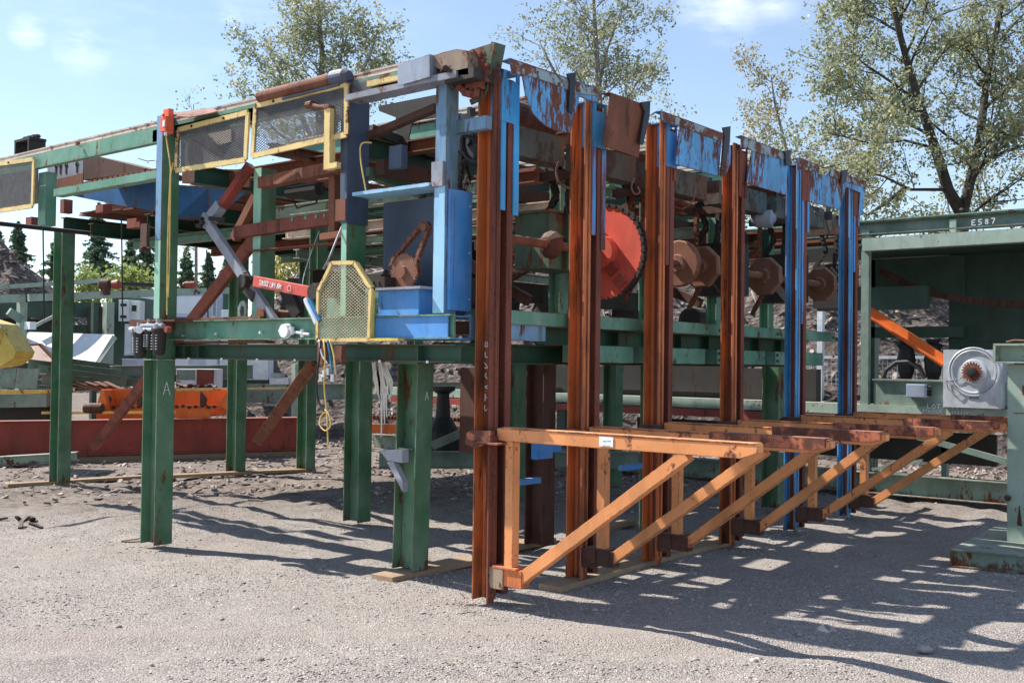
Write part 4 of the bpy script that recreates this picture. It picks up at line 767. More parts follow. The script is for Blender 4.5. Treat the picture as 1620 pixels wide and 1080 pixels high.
# STACKER written up the first column
i = 0; x0, xr, y0, y1 = COLX[0]; A = _at(764, 640, 0, x0+.0)
b = chalk('STACKER', (x0+.0845, y0+.066, 1.26), (0, 0, 1), (0, 1, 0), .056, (-1, 0, 0), .0065, adv=1.12, asp=.8); part('chalk_lettering', b, 'white_paint')
# ------------------------------------------------ link arms of the lift
XL = 5.22
def lbar(b, a, c, h, w, x, x2=None, **k): b.bar(ux(*a, x), ux(*c, x2 or x), h, w, (0, 1, .01), **k)
b = MB(); lbar(b, (322, 342), (441, 520), .085, .05, 5.45); rb = part('grey_link', b, 'steel', bevel=.004)
b = MB(); c = px(388, 445, 5.40); b.lathe(c, ax, [(-.04, .04), (-.04, .055), (.05, .055), (.05, .02)], 16); b.prism([px(390, 455, 5.41), px(402, 462, 5.41), px(398, 478, 5.41), px(383, 462, 5.41)], (.01, 0, 0)); b.tube([px(385, 432, 5.39), px(393, 430, 5.39), px(398, 442, 5.39)], .008, 6); part('pivot_pin', b, 'black', rb)
b = MB(); c = px(416, 497, 5.43); b.lathe(c, ax, [(-.03, .05), (.06, .05)], 16); b.tube([c+V((.05, 0, 0)), px(455, 500, 5.6), px(470, 485, 5.7)], .05, 10); part('pivot_hub', b, 'rust', rb)
b = MB(); lbar(b, (397, 262), (338, 345), .075, .07, 5.6, 5.5); part('push_rod', b, 'red'); b = MB(); lbar(b, (350, 325), (325, 358), .10, .08, 5.5, 5.46); part('rod_sleeve', b, 'steel')
b = MB(); c = px(318, 352, 5.42)
for k in range(7): q = c+V((0, .035*math.cos(k*1.1), .035*math.sin(k*1.1))); part('bolt', MB().cyl(q-V((.03, 0, 0)), q+V((.09, 0, 0)), .02, 7), 'black')
part('joint_pin', MB().cyl(px(330, 345, 5.4), px(355, 348, 5.5), .018, 8), 'black')
b = MB(); A = ux(404, 445, 5.36); B_ = ux(497, 463, 5.36); b.bar(A, B_, .085, .05, (0, 0, 1)); ra = part('red_link', b, 'red_arm', bevel=.004)
d = (B_-A).normalized(); upv = V((0, -d.z, d.y)); upv = -upv if upv.z < 0 else upv
part('chalk_lettering', chalk('STACKER LIMB ARM', A+d*.09-upv*.02+V((-.027, 0, 0)), d, upv, .040, (-1, 0, 0), .0042, adv=.60, asp=.5), 'white_paint', ra)
b = MB(); c = A+d*.47+V((-.03, 0, 0)); 
for t in range(10): b.bar(c+d*.022*math.cos(t*.628)+upv*.022*math.sin(t*.628), c+d*.022*math.cos((t+1)*.628)+upv*.022*math.sin((t+1)*.628), .004, .003, (1, 0, 0))
part('chalk_ring', b, 'white_paint', ra)
b = MB(); c = ux(497, 462, 5.3); b.lathe(c, ax, [(-.02, .045), (-.02, .06), (.09, .06), (.09, .02)], 14); b.box(5.3, 5.42, c.y-.05, c.y+.03, c.z+.04, c.z+.07); part('pivot_pin', b, 'black', ra)
b = MB(); b.bar(ux(470, 500, 5.6), ux(450, 455, 5.6), .12, .03, (0, 1, 0)); b.prism([ux(u, v, 5.62) for u, v in ((455, 440), (478, 440), (478, 500), (440, 500))], (.02, 0, 0)); part('pivot_plate', b, 'black')
b = MB(); lbar(b, (404, 318), (390, 385), .07, .06, 6.3); b = MB(); b.ang(ux(408, 380, 6.1), ux(150, 705, 6.9), .11, .06, (0, 1, 0)); b = MB(); b.bar(ux(408, 372, 6.2), ux(150, 706, 7.4), .10, .10, (0, 1, 0)); part('rust_brace', b, 'redrust')
b = MB(); b.bar(ux(412, 300, 6.2), ux(372, 378, 6.2), .08, .08, (0, 1, 0)); part('rust_brace', b, 'rust')
b = MB(); b.bar(ux(498, 572, 6.9), ux(406, 700, 8.3), .13, .03, (0, 1, 0)); b.bar(ux(498, 572, 6.93), ux(418, 684, 8.2), .02, .1, (0, 1, 0)); part('hanging_angle', b, 'rust')
# hydraulic cylinder and hoses by the drive guard
b = MB(); b.tube([ux(486, 476, 5.2), ux(503, 512, 5.2)], .028, 12); b.cyl(ux(484, 473, 5.2), ux(487, 478, 5.2), .022, 10); part('hydraulic_cylinder', b, 'galv'); b = MB(); b.tube([ux(490, 474, 5.17), ux(507, 508, 5.17)], .02, 10); part('hydraulic_hose', b, 'hose_blue')
def hose(pts, r, mat, x=5.12, name='air_hose'):
    P = [ux(u, v, x+dx) for u, v, dx in pts]; Q = []
    for i in range(len(P)-1):
        for t in np.linspace(0, 1, 7)[:-1]:
            p0 = P[max(i-1, 0)]; p3 = P[min(i+2, len(P)-1)]; a, c = P[i], P[i+1]
            Q.append(.5*((2*a)+(c-p0)*t+(2*p0-5*a+4*c-p3)*t*t+(3*a-p0-3*c+p3)*t**3))
    Q.append(P[-1]); return part(name, MB().tube(Q, r, 7), mat, smooth=True)
hose([(508, 538, 0), (506, 560, 0), (501, 600, 0), (503, 632, .0), (513, 650, 0)], .008, 'rubber')
hose([(505, 538, 0), (509, 560, 0), (518, 575, 0)], .007, 'galv')
hose([(512, 538, 0), (514, 565, -.03), (513, 610, 0), (517, 655, 0), (519, 705, 0)], .0055, 'hose_yellow')
hose([(517, 650, .02), (508, 658, .02), (506, 672, 0), (515, 681, 0), (523, 672, 0), (520, 655, 0), (514, 648, 0)], .0055, 'hose_yellow')
hose([(518, 538, 0), (522, 560, 0), (526, 590, 0)], .008, 'hose_blue'); hose([(522, 538, 0), (528, 562, 0), (531, 592, 0)], .006, 'hose_yellow')
b = MB()
for (u, v) in ((513, 585), (508, 592), (526, 592), (519, 582)): c = ux(u, v, 5.12); part('hose_fitting', MB().cyl(c, c+V((0, 0, -.05)), .013, 8), 'galv')
b = MB(); b.box(5.15, 5.2, ux(505, 550, 5.15).y-.04, ux(505, 550, 5.15).y+.02, 1.56, 1.72); part('bracket_plate', b, 'rust'); part('bracket_plate', MB().box(5.16, 5.2, ux(530, 550, 5.15).y-.06, ux(530, 550, 5.15).y+.02, 1.58, 1.7), 'rust')
hose([(600, 298, .4), (575, 320, .3), (548, 345, .2), (522, 405, .0), (512, 425, 0)], .008, 'steel', 5.2, 'conduit')
hose([(505, 365, .4), (492, 400, .3), (480, 440, .2), (478, 470, .2)], .004, 'galv', 5.3, 'cable')
hose([(588, 226, .05), (575, 226, 0), (570, 234, 0), (571, 255, 0), (575, 280, 0), (579, 302, .02)], .006, 'hose_yellow', 5.3, 'conduit')
hose([(884, 256, 0), (880, 272, 0), (886, 290, 0), (900, 298, .1)], .007, 'darkrust', 5.1, 'hanging_hose'); hose([(1003, 282, 0), (999, 296, 0), (1004, 307, 0), (1012, 304, 0), (1009, 296, 0)], .006, 'drum', 6.9, 'hanging_hose'); hose([(1100, 300, 0), (1096, 318, 0), (1080, 330, 0), (1066, 326, 0)], .005, 'drum', 8.2, 'hanging_hose'); hose([(1288, 335, 0), (1306, 350, 0), (1310, 372, 0), (1300, 382, 0)], .01, 'rubber', 10.6, 'hanging_hose')
# air filter set on the end of the side beam
b = MB(); b.box(5.08, 5.3, 8.22, 8.55, 1.83, 1.90); b.box(5.1, 5.32, 7.9, 8.6, 1.90, 1.915); part('filter_bracket', b, 'rust')
for (u, v, r_, hh) in ((252, 530, .058, .19), (222, 535, .058, .19), (236, 530, .035, .15)):
    c = ux(u, v-4, 5.05); b = MB().lathe(c, (0, 0, 1), [(-hh, r_*.35), (-hh*.95, r_*.75), (-hh*.75, r_*.9), (0, r_), (.01, r_*1.15), (.03, r_*1.15)], 18); fb = part('filter_bowl', b, 'black', smooth=False)
    b = MB().lathe(c+V((0, 0, .03)), (0, 0, 1), [(0, r_*.9), (.04, r_*.85), (.05, r_*.5), (.085, r_*.5)], 14); b.cyl(c+V((-.02, .09, .055)), c+V((-.02, -.09, .055)), .02, 8); part('filter_head', b, 'steel', fb)
    b = MB()
    for k in range(6):
        for s_ in (-1, 1): q = c+V((-r_*.72, s_*r_*.55-.0, -.02-k*hh*.12)); b.box(q.x-.012, q.x, q.y-.006, q.y+.006, q.z-.006, q.z)
    part('bowl_slots', b, 'cabgrey', fb)
b = MB(); c = ux(213, 521, 5.03); b.cyl(c, c+V((0, -.28, 0)), .018, 8); b.cyl(ux(207, 521, 5.03), ux(212, 521, 5.03), .024, 8); b.cyl(ux(220, 522, 4.99), ux(220, 522, 5.03), .03, 12); part('air_gauge', b, 'galv'); c = ux(262, 521, 5.0); part('red_plug', MB().cyl(c, c+V((.04, 0, 0)), .026, 10), 'red')
b = MB(); b.box(5.16, 5.34, 8.24, 8.45, 1.575, 1.583); part('cap_plate', b, 'pale_green', l2)
# ------------------------------------------------ left end of the deck
XR = 5.30
b = MB(); A = px(0, 305, XR+.1); z = px(150, 291, XR).z; b.box(XR+.0, XR+.01, 8.5, 10.35, z-.04, z+.025); b.box(XR, XR+.1, 8.5, 10.35, z-.05, z-.04); part('lower_rail', b, 'mid_green')
b = MB()
for y in np.arange(8.55, 9.9, .09): b.box(XR+.0, XR+.04, y, y+.06, z+.026, z+.04)
part('worn_strip', b, 'rust')
b = MB(); A = px(60, 335, XR+.05); B_ = px(72, 335, XR+.05); b.box(XR+.05, XR+.16, B_.y, A.y, px(65, 355, XR).z, 3.45); part('hanging_post', b, 'mid_green')
b = MB(); b.prism([ux(u, v, 5.75) for u, v in ((75, 252), (131, 243), (131, 300), (75, 312))], (.01, 0, 0)); kp = part('keyhole_plate', b, 'steel')
b = MB()
for u in (88, 95, 104, 121): c = ux(u, 262-(u-88)*.08, 5.743); b.cyl(c, c+V((.006, 0, 0)), .028, 12); b.box(5.743, 5.748, c.y-.011, c.y+.011, c.z-.09, c.z)
part('keyhole', b, 'black', kp)
b = MB(); b.prism([ux(u, v, 5.7) for u, v in ((85, 285), (131, 274), (131, 298), (85, 308))], (.01, 0, 0)); part('clay_plate', b, 'rust')
# sloping blue hopper pan under the deck
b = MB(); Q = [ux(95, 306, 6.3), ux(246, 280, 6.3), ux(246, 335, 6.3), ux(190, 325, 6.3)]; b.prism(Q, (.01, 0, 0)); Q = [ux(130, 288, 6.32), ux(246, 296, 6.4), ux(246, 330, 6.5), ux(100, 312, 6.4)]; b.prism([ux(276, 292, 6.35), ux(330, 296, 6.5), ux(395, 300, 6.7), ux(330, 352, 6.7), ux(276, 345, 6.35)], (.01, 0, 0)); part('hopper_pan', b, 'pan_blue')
b = MB(); b.prism([ux(140, 244, 5.9), ux(229, 266, 5.9), ux(229, 271, 5.9), ux(131, 285, 5.9), ux(131, 247, 5.9)], (.5, 0, -.02)); part('sheet_cover', b, 'darkrust')
b = MB(); b.prism([ux(288, 268, 5.75), ux(397, 268, 5.9), ux(393, 296, 5.9), ux(288, 290, 5.75)], (.02, 0, 0)); part('side_sheet', b, 'drum')
b = MB(); b.hb((7.1, 11.6, 3.22), (11.4, 11.6, 3.22), .16, .14); b.hb((6.95, 13.3, 3.28), (11, 13.3, 3.28), .18, .14); part('rear_beam', b, 'green_web')
b = MB()
for (u, v, w_, h_) in ((157, 330, 22, 12), (208, 353, 26, 14), (45, 350, 20, 14), (98, 326, 12, 22), (218, 355, 10, 8)): c = ux(u, v, 7.0); part('rusty_lug', MB().box(7.0, 7.12, c.y-w_*.004, c.y+w_*.004, c.z-h_*.004, c.z+h_*.004), 'redrust')
b = MB(); A = uy(0, 353, 13.0); B_ = uy(1250, 470, 13.0); b.cyl((4.2, 13.0, A.z), (13, 13.0, A.z-.03), .028, 8); b.cyl((8.4, 12.9, A.z+.12), (13, 12.9, A.z+.1), .022, 8); part('hydraulic_line', b, 'black')
b = MB()
for (u, v0, v1, x) in ((68, 355, 505, 5.6), (192, 345, 510, 6.2), (327, 395, 502, 7.0), (228, 350, 380, 6.4)):
    A = ux(u, v0, x); b.tube([A, A+V((0, -.02, -.3)), ux(u+2, v1, x)], .008, 6)
part('hanging_rope', b, 'rope')
b = MB(); c = px(40, 230, 6.0); 
for dy in (-.17, .15): b.box(5.95, 6.15, c.y+dy-.015, c.y+dy+.015, c.z-.1, c.z+.04)
b.box(5.95, 6.15, c.y-.2, c.y+.17, c.z+.04, c.z+.07); b.chain([(6.05, c.y-.2, c.z+.09), (6.05, c.y+.12, c.z+.09)], .05, .05, .01, (1, 0, 0)); part('dog_bracket', b, 'black')
b = MB(); b.tube([px(219, 251, 5.5), px(232, 255, 5.5), px(245, 254, 5.5)], .004, 5); c = px(122, 227, 5.26); b.lathe(c, ax, [(-.01, .02), (.02, .02)], 10); b.bar(c, c+V((0, -.08, -.04)), .01, .01); part('small_latch', b, 'rust')
# machinery packed inside the frame: dark shapes that fill the view through the side
r = random.Random(21); 
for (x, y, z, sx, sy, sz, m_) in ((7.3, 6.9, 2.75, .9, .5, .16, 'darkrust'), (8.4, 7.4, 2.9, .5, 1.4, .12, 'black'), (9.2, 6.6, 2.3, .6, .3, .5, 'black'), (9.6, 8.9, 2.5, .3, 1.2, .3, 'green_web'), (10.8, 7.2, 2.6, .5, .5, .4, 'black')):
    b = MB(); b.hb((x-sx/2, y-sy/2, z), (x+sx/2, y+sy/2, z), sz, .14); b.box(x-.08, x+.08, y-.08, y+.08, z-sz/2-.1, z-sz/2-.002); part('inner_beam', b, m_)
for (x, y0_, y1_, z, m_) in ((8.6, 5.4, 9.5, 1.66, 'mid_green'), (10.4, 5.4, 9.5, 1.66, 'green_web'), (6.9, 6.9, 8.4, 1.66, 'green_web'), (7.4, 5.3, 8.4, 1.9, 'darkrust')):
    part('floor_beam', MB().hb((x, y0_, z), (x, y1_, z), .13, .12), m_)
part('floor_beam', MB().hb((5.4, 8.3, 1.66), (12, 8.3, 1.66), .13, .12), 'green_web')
b = MB(); b.box(6.6, 6.62, 6.9, 7.5, 1.95, 2.25); b.box(6.6, 6.62, 7.5, 7.75, 1.95, 2.22); part('green_panel', b, 'mid_green')
# frayed strap hanging from the lower beam
b = MB(); r = random.Random(8)
for k in range(9):
    u0 = 588+k*2.2; L = r.uniform(60, 118) if 2 < k < 6 else r.uniform(55, 90); A = ux(u0, 573, 6.0); B_ = ux(u0+4+k*1.1, 573+L*.55, 6.0); C_ = ux(u0+r.uniform(4, 14)+k*.6, 573+L, 6.0); w_ = .026
    b.prism([A, B_, B_+V((0, -w_, 0)), A+V((0, -w_, 0))], (.004, 0, 0)); b.prism([B_, C_, C_+V((0, -w_*.3, 0)), B_+V((0, -w_, 0))], (.004, 0, 0))
tag(b.build('frayed_strap', M['strap']), 'frayed pale fabric strap hanging from the green side beam between two legs', 'strap')
# blue stretchers low between the columns
b = MB()
for i in range(6):
    x0, xr, y0, y1 = COLX[i]; q = ux(0, 0, 1)
for (u0, u1, v, y, h_) in ((804, 856, 765, 5.3, 5), (985, 1030, 740, 5.25, 4), (1060, 1168, 720, 5.2, 4), (1240, 1375, 712, 5.1, 4)):
    A = uy(u0, v, y); B_ = uy(u1, v+2, y); zz = .86 if u0 > 900 else A.z; b.box(A.x, B_.x, y, y+.05, A.z-.025, A.z+.02)
part('blue_stretcher', b, 'blue')
b = MB(); A = uy(842, 700, 5.35); B_ = uy(862, 724, 5.35); b.box(A.x, A.x+.2, 5.3, 5.36, B_.z, A.z); A = uy(865, 703, 5.35); b.box(A.x, A.x+.22, 5.37, 5.38, A.z-.07, A.z); part('blue_block', b, 'blue')
# further members seen through the row of columns, at several depths
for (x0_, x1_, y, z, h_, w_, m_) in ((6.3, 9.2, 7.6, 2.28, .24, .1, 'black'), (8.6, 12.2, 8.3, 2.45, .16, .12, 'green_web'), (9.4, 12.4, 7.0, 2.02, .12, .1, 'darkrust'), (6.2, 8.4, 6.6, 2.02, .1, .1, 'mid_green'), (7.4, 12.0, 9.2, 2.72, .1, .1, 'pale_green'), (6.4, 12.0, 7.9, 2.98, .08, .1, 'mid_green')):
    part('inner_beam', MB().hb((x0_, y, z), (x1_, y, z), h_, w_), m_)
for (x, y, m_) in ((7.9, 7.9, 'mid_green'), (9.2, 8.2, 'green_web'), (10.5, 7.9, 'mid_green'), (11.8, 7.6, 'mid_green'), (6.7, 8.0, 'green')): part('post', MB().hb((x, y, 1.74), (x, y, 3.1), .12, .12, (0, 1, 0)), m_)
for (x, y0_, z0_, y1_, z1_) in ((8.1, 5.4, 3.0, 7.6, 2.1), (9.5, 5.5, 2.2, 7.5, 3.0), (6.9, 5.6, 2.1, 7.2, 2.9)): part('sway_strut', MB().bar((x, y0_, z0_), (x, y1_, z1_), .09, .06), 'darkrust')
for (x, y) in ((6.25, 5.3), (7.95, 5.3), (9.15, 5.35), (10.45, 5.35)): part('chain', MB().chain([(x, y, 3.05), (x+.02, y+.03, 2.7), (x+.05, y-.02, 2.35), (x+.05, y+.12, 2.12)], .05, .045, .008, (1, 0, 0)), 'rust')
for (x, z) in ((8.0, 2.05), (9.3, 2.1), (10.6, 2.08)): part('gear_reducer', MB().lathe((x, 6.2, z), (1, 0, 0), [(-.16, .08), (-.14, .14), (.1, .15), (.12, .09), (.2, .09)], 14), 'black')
# ================================================================== planks under the legs
def plank(label, pts, th, w, dirv=None, mat='wood', nm='timber_plank'):
    """pts: near lower edge points on the ground"""
    b = MB(); P = [V(p) for p in pts]
    for i in range(len(P)-1):
        d = (P[i+1]-P[i]).normalized(); c = V((-d.y, d.x, 0)).normalized()
        b.sec(P[i]-d*.001*i, P[i+1], V((0, 0, 1)), c, 0, th, 0, w)
    o = b.build(nm, M[mat], bevel=.004); tag(o, label, 'plank'); return o
g0 = G-.005
plank('broad timber plank lying under the foot of the green leg nearest the camera', [uz(621, 922, g0), uz(760, 892, g0)], .043, .22)
plank('long warped timber plank under the feet of the second and third orange columns', [uz(888, 938, g0), uz(1052, 889, g0), uz(1163, 861, g0)], .045, .2)
plank('thin long timber under the three far green legs at left', [uz(12, 771, G), uz(235, 757, G), uz(262, 757, G+.03), uz(400, 750, G+.03), uz(500, 746, G)], .045, .14)
plank('short plank in the shade behind the second orange column', [uz(930, 850, G), uz(1010, 828, G)], .045, .14)
plank('plank in the shade under the dark leg behind the first column', [uz(815, 872, G), uz(880, 858, G)], .045, .2)
# ================================================================== background, left
def dbox(b, p, q, w, h, a=(0, 0, 1)): b.bar(p, q, h, w, a)
D = ud
# red beam
rbm = thing('steel_beam', 'long dull red steel beam lying on the ground behind the far green legs', 'steel beam', (D(0, 720, 16.4).x, D(0, 720, 16.4).y, 0))
A = D(-120, 690, 16.0); B_ = D(476, 686, 18.6); A.z = B_.z = .33; b = MB().hb(A, B_, .56, .26, (0, 0, 1), .014, .01); b.build('web', M['red'], rbm)
b = MB().bar(A+V((0, 0, -.36)), B_+V((0, 0, -.36)), .14, .24); b.build('packing_timber', M['wood'], rbm)
o = MB().hb(D(-100, 735, 15.9)+V((0, 0, .0)), D(122, 722, 16.1), .14, .2).build('steel_beam', M['pale_green'], None); o.location = (0, 0, 0); tag(o, 'pale green steel beam with open end under the red beam at far left', 'steel beam')
# orange trough
ot = thing('auger_trough', 'bright orange open trough with auger flights, standing behind the red beam', 'auger', tuple(D(250, 640, 18)))
P = lambda u, v, d=18.: D(u, v, d)
b = MB(); dp = CF.copy(); dp.z = 0; dp.normalize()
b.prism([P(160, 615), P(366, 613), P(360, 656), P(160, 656)], dp*.02); b.prism([P(152, 642, 17.8), P(345, 640, 17.8), P(330, 662, 17.8), P(152, 664, 17.8)], dp*.03); b.build('trough_side', M['bin_orange'], ot)
MB().prism([P(150, 650, 17.6), P(160, 617, 17.6), P(164, 617, 17.6), P(172, 650, 17.6)], dp*.5).build('end_plate', M['bin_orange'], ot); b = MB(); b.prism([P(345, 640, 17.6), P(362, 616, 17.6), P(366, 616, 17.6), P(362, 650, 17.6)], dp*.5); b.build('end_plate', M['bin_orange'], ot)
for k, u in enumerate((170, 222, 270, 322)):
    b = MB(); b.prism([P(u-5, 618, 17.75), P(u+5, 630, 17.75), P(u+3, 642, 17.75), P(u-6, 640, 17.75)], dp*.05); b.build('auger_flight', M['darkrust'], ot)
b = MB()
for u in range(180, 350, 10): c = P(u, 644-(u % 3), 17.74); b.lathe(c, dp, [(-.03, .03), (.0, .03)], 8)
b.build('bolt_row', M['black'], ot); b = MB(); b.lathe(P(148, 646, 17.5), CR, [(-.16, .05), (-.14, .085), (0, .09), (.14, .085), (.16, .05)], 16); b.build('motor', M['darkrust'], ot)
o = MB().bar(P(66, 653, 17.4), P(278, 652, 17.6), .04, .03).build('guard_rail', M['strong_yellow']); tag(o, 'long thin yellow rail low behind the red beam, left of leg marked A', 'rail')
o = MB().bar(P(-30, 620, 17.2), P(92, 619, 17.4), .06, .05).build('guard_rail', M['strong_yellow']); tag(o, 'scuffed yellow rail along the sage skid at the far left edge', 'rail')
o = MB().bar(P(238, 617, 17.2), P(462, 614, 18.4), .035, .04).build('guard_rail', M['yellow']); tag(o, 'pale yellow rail running over the orange trough to the right', 'rail')
# stacked sage frames on the left
sf = thing('conveyor_frame', 'sage green steel frame section with pocket plates, lying at far left behind the red beam', 'frame', tuple(D(40, 620, 17.8)))
b = MB(); b.prism([P(-40, 588), P(27, 582), P(22, 613), P(-40, 614)], dp*.03); b.prism([P(30, 583, 17.9), P(62, 583, 17.9), P(58, 615, 17.9), P(22, 614, 17.9)], dp*.03); b.build('side_plate', M['sage'], sf)
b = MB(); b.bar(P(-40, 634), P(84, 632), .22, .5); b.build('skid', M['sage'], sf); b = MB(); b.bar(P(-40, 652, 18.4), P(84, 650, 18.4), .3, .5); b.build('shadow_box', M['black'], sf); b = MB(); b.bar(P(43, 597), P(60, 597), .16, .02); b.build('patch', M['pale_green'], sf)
s2 = thing('steel_beam', 'stack of pale sage beams with bright flange edges sloping behind the tall far left leg', 'steel beams', tuple(D(120, 590, 18.6)))
for k, (u0, v0, u1, v1, d) in enumerate(((44, 577, 190, 594, 18.3), (60, 585, 200, 604, 18.2), (100, 572, 205, 586, 18.9), (66, 600, 150, 606, 17.9), (20, 574, 62, 578, 18.6))):
    MB().hb(P(u0, v0, d), P(u1, v1, d+.6), .2-.03*(k % 3), .3).build('flanged_beam', M['sage'], s2)
b = MB(); b.hb(P(175, 590, 19), P(400, 588, 20.5), .26, .2); o = b.build('steel_beam', M['sage']); tag(o, 'sage green beam behind the orange trough, in front of the electrical cabinets', 'steel beam')
# curved pale sheet and hopper
cs = thing('sheet_hopper', 'large pale cream bent sheet hopper with slanted flanged end, at left', 'hopper', tuple(D(100, 560, 19)))
b = MB(); c0, c1, c2, c3 = P(12, 524, 20.6), P(181, 529, 20.6), P(150, 579, 19.5), P(5, 579, 19.5)
for i in range(6):
    f0, f1 = i/6, (i+1)/6; s0, s1 = -.10*math.sin(math.pi*f0), -.10*math.sin(math.pi*f1); z_ = V((0, 0, 1)); b.prism([c0.lerp(c3, f0)+z_*s0, c1.lerp(c2, f0)+z_*s0, c1.lerp(c2, f1)+z_*s1, c0.lerp(c3, f1)+z_*s1], (0, 0, -.015))
b.build('sheet', M['cream'], cs)
b = MB(); b.prism([P(178, 530, 20.55), P(184, 535, 20.55), P(154, 580, 19.45), P(148, 578, 19.45)], dp*.06); b.build('end_flange', M['sage'], cs)
b = MB(); b.prism([P(27, 547, 19.0), P(64, 545, 19.0), P(92, 574, 18.6), P(24, 574, 18.6)], dp*.02); b.bar(P(64, 545, 18.35), P(92, 574, 18.2), .05, .05); b.bar(P(27, 546, 18.35), P(64, 545, 18.35), .03, .12); b.build('inner_sheet', M['drum'], cs)
yc = thing('yellow_hood', 'faceted yellow machine hood with a blue grey drum end, cut off by the left edge', 'machine', tuple(D(0, 560, 15.5)))
Q = 15.6; b = MB(); b.prism([P(-40, 500, Q), P(-2, 512, Q), P(26, 556, Q), P(22, 566, Q), P(5, 578, Q), P(-40, 585, Q)], dp*.6); b.build('hood', M['strong_yellow'], yc)
b = MB(); b.prism([P(-40, 490, Q), P(-2, 511, Q-.05), P(2, 517, Q-.05), P(-12, 535, Q-.06), P(-40, 540, Q-.05)], dp*.02); b.build('hood_rim', M['cream'], yc); b = MB().lathe(P(27, 548, 16.1), CR, [(-.05, .18), (.02, .18), (.05, .15)], 20); b.build('drum_end', M['shedblue'], yc)
# long pale green conveyor at eye height
cv = thing('green_conveyor', 'long pale green conveyor frame with dark underside crossing behind the left legs', 'conveyor', tuple(D(150, 560, 21)))
P2 = lambda u, v, d: D(u, v, d)
d0 = 19.5; dl = lambda u: 19.5+(u+60)*.0085
def run(u0, v0, u1, v1, h, w, off=0): return MB().bar(P2(u0, v0, dl(u0)+off), P2(u1, v1, dl(u1)+off), h, w)
run(-60, 475, 38, 471.5, .15, .12).build('side_rail', M['pale_green'], cv); run(45, 471, 480, 452+3, .14, .12).build('side_rail', M['pale_green'], cv); run(480, 456, 560, 453, .14, .12).build('side_rail', M['pale_green'], cv)
run(-60, 458, 160, 444, .08, .5, 1.2).build('belt_edge', M['pale_green'], cv); run(150, 448, 260, 452, .06, .5, 1.2).build('belt', M['rubber'], cv)
run(-60, 490, 160, 490, .3, .04, 1.0).build('under_plate', M['panel_green'], cv); run(-60, 523, 160, 523, .24, .04, 1.3).build('under_plate', M['panel_green'], cv)
for u, w_ in ((35, .14), (172, .16), (150, .1), (-10, .12)): b = MB(); A = P2(u, 478, dl(u)+.1); b.box(A.x-w_/2, A.x+w_/2, A.y-w_/2, A.y+w_/2, .0, A.z); b.build('leg', M['pale_green' if u != 150 else 'panel_green'], cv)
b = MB(); b.bar(P2(52, 517, dl(52)), P2(92, 497, dl(90)), .06, .06); b.build('diagonal_strut', M['pale_green'], cv); b = MB(); b.bar(P2(14, 492, dl(14)), P2(34, 506, dl(34)), .14, .1); b.build('chute_bracket', M['sage'], cv)
b = MB(); b.box(*sorted((P2(39, 500, 19.9).x, P2(39, 500, 19.9).x+.12)), P2(39, 500, 19.9).y-.2, P2(39, 500, 19.9).y, P2(45, 521, 19.9).z, P2(45, 509, 19.9).z); b.build('switch_box', M['cabgrey'], cv)
b = MB(); c = P2(166, 450, 20.6); b.lathe(c, CR, [(-.12, .05), (-.08, .1), (.08, .1), (.12, .05)], 14); b.box(c.x-.06, c.x+.06, c.y-.1, c.y+.06, c.z-.2, c.z); b.build('drive_motor', M['darkrust'], cv); b = MB().lathe(P2(184, 450, 20.6), CR, [(-.08, .07), (.04, .1), (.1, .04)], 14); b.build('red_cover', M['red'], cv)
b = MB(); b.lathe(P2(300, 450, 23), CR, [(-.15, .03), (-.1, .06), (.1, .07), (.15, .03)], 12); b.build('red_cover', M['red'], cv)
b = MB(); b.bar(P2(139, 478, 20.9), P2(139, 522, 20.9), .05, .5, (0, 1, 0)); A = P2(105, 480, 21.5); b = MB(); b.bar(P2(5, 485, 21.5), P2(118, 486, 22), .25, .1); b.bar(P2(5, 510, 21.5), P2(115, 514, 22), .16, .1); b.bar(P2(155, 485, 22), P2(155, 530, 22), .4, .1, tuple(CR)); b.build('dark_frame', M['black'], cv)
# cabinets, shed
def cab(name, label, cat, u0, v0, u1, v1, d, depth, mat, parts=(), roof=None):
    A = D(u0, v1, d); B_ = D(u1, v1, d); top = D(u0, v0, d); th = thing(name, label, cat, tuple(A)); b = MB(); up_ = V((0, 0, 1)); hh = top.z-A.z; base = A
    R_ = (B_-A); R_.z = 0; P4 = [A, A+R_, A+R_+dp*depth, A+dp*depth]; b.hexa(P4+[p+up_*hh for p in P4]); b.build('body', M[mat], th, bevel=.01)
    for (nm, a0, b0, a1, b1, m_) in parts:
        q = A+R_*a0+up_*hh*b0-dp*.012; b = MB(); b.hexa([q, q+R_*(a1-a0), q+R_*(a1-a0)+dp*.02, q+dp*.02]+[x+up_*hh*(b1-b0) for x in (q, q+R_*(a1-a0), q+R_*(a1-a0)+dp*.02, q+dp*.02)]); b.build(nm, M[m_], th)
    return th
cab('electrical_cabinet', 'tall dark green steel cabinet standing left of the air filters', 'cabinet', 175, 470, 222, 586, 22.4, .8, 'panel_green', (('door', .05, .05, .95, .95, 'panel_green'),))
cab('electrical_cabinet', 'narrow pale grey box with two dark slots on the dark green cabinet', 'cabinet', 187, 474, 203, 508, 22.1, .3, 'cabgrey', (('slot', .2, .15, .8, .27, 'black'), ('slot', .2, .7, .8, .82, 'black')))
cab('electrical_cabinet', 'grey box with small square window beside the slotted pale box', 'cabinet', 203, 475, 221, 506, 22.2, .3, 'galv', (('window', .3, .45, .7, .75, 'black'),))
cab('electrical_cabinet', 'slim pale blue grey cabinet with door behind the left air filter', 'cabinet', 196, 512, 208, 562, 22.1, .3, 'shedblue', (('door', .15, .05, .9, .95, 'cabgrey'),))
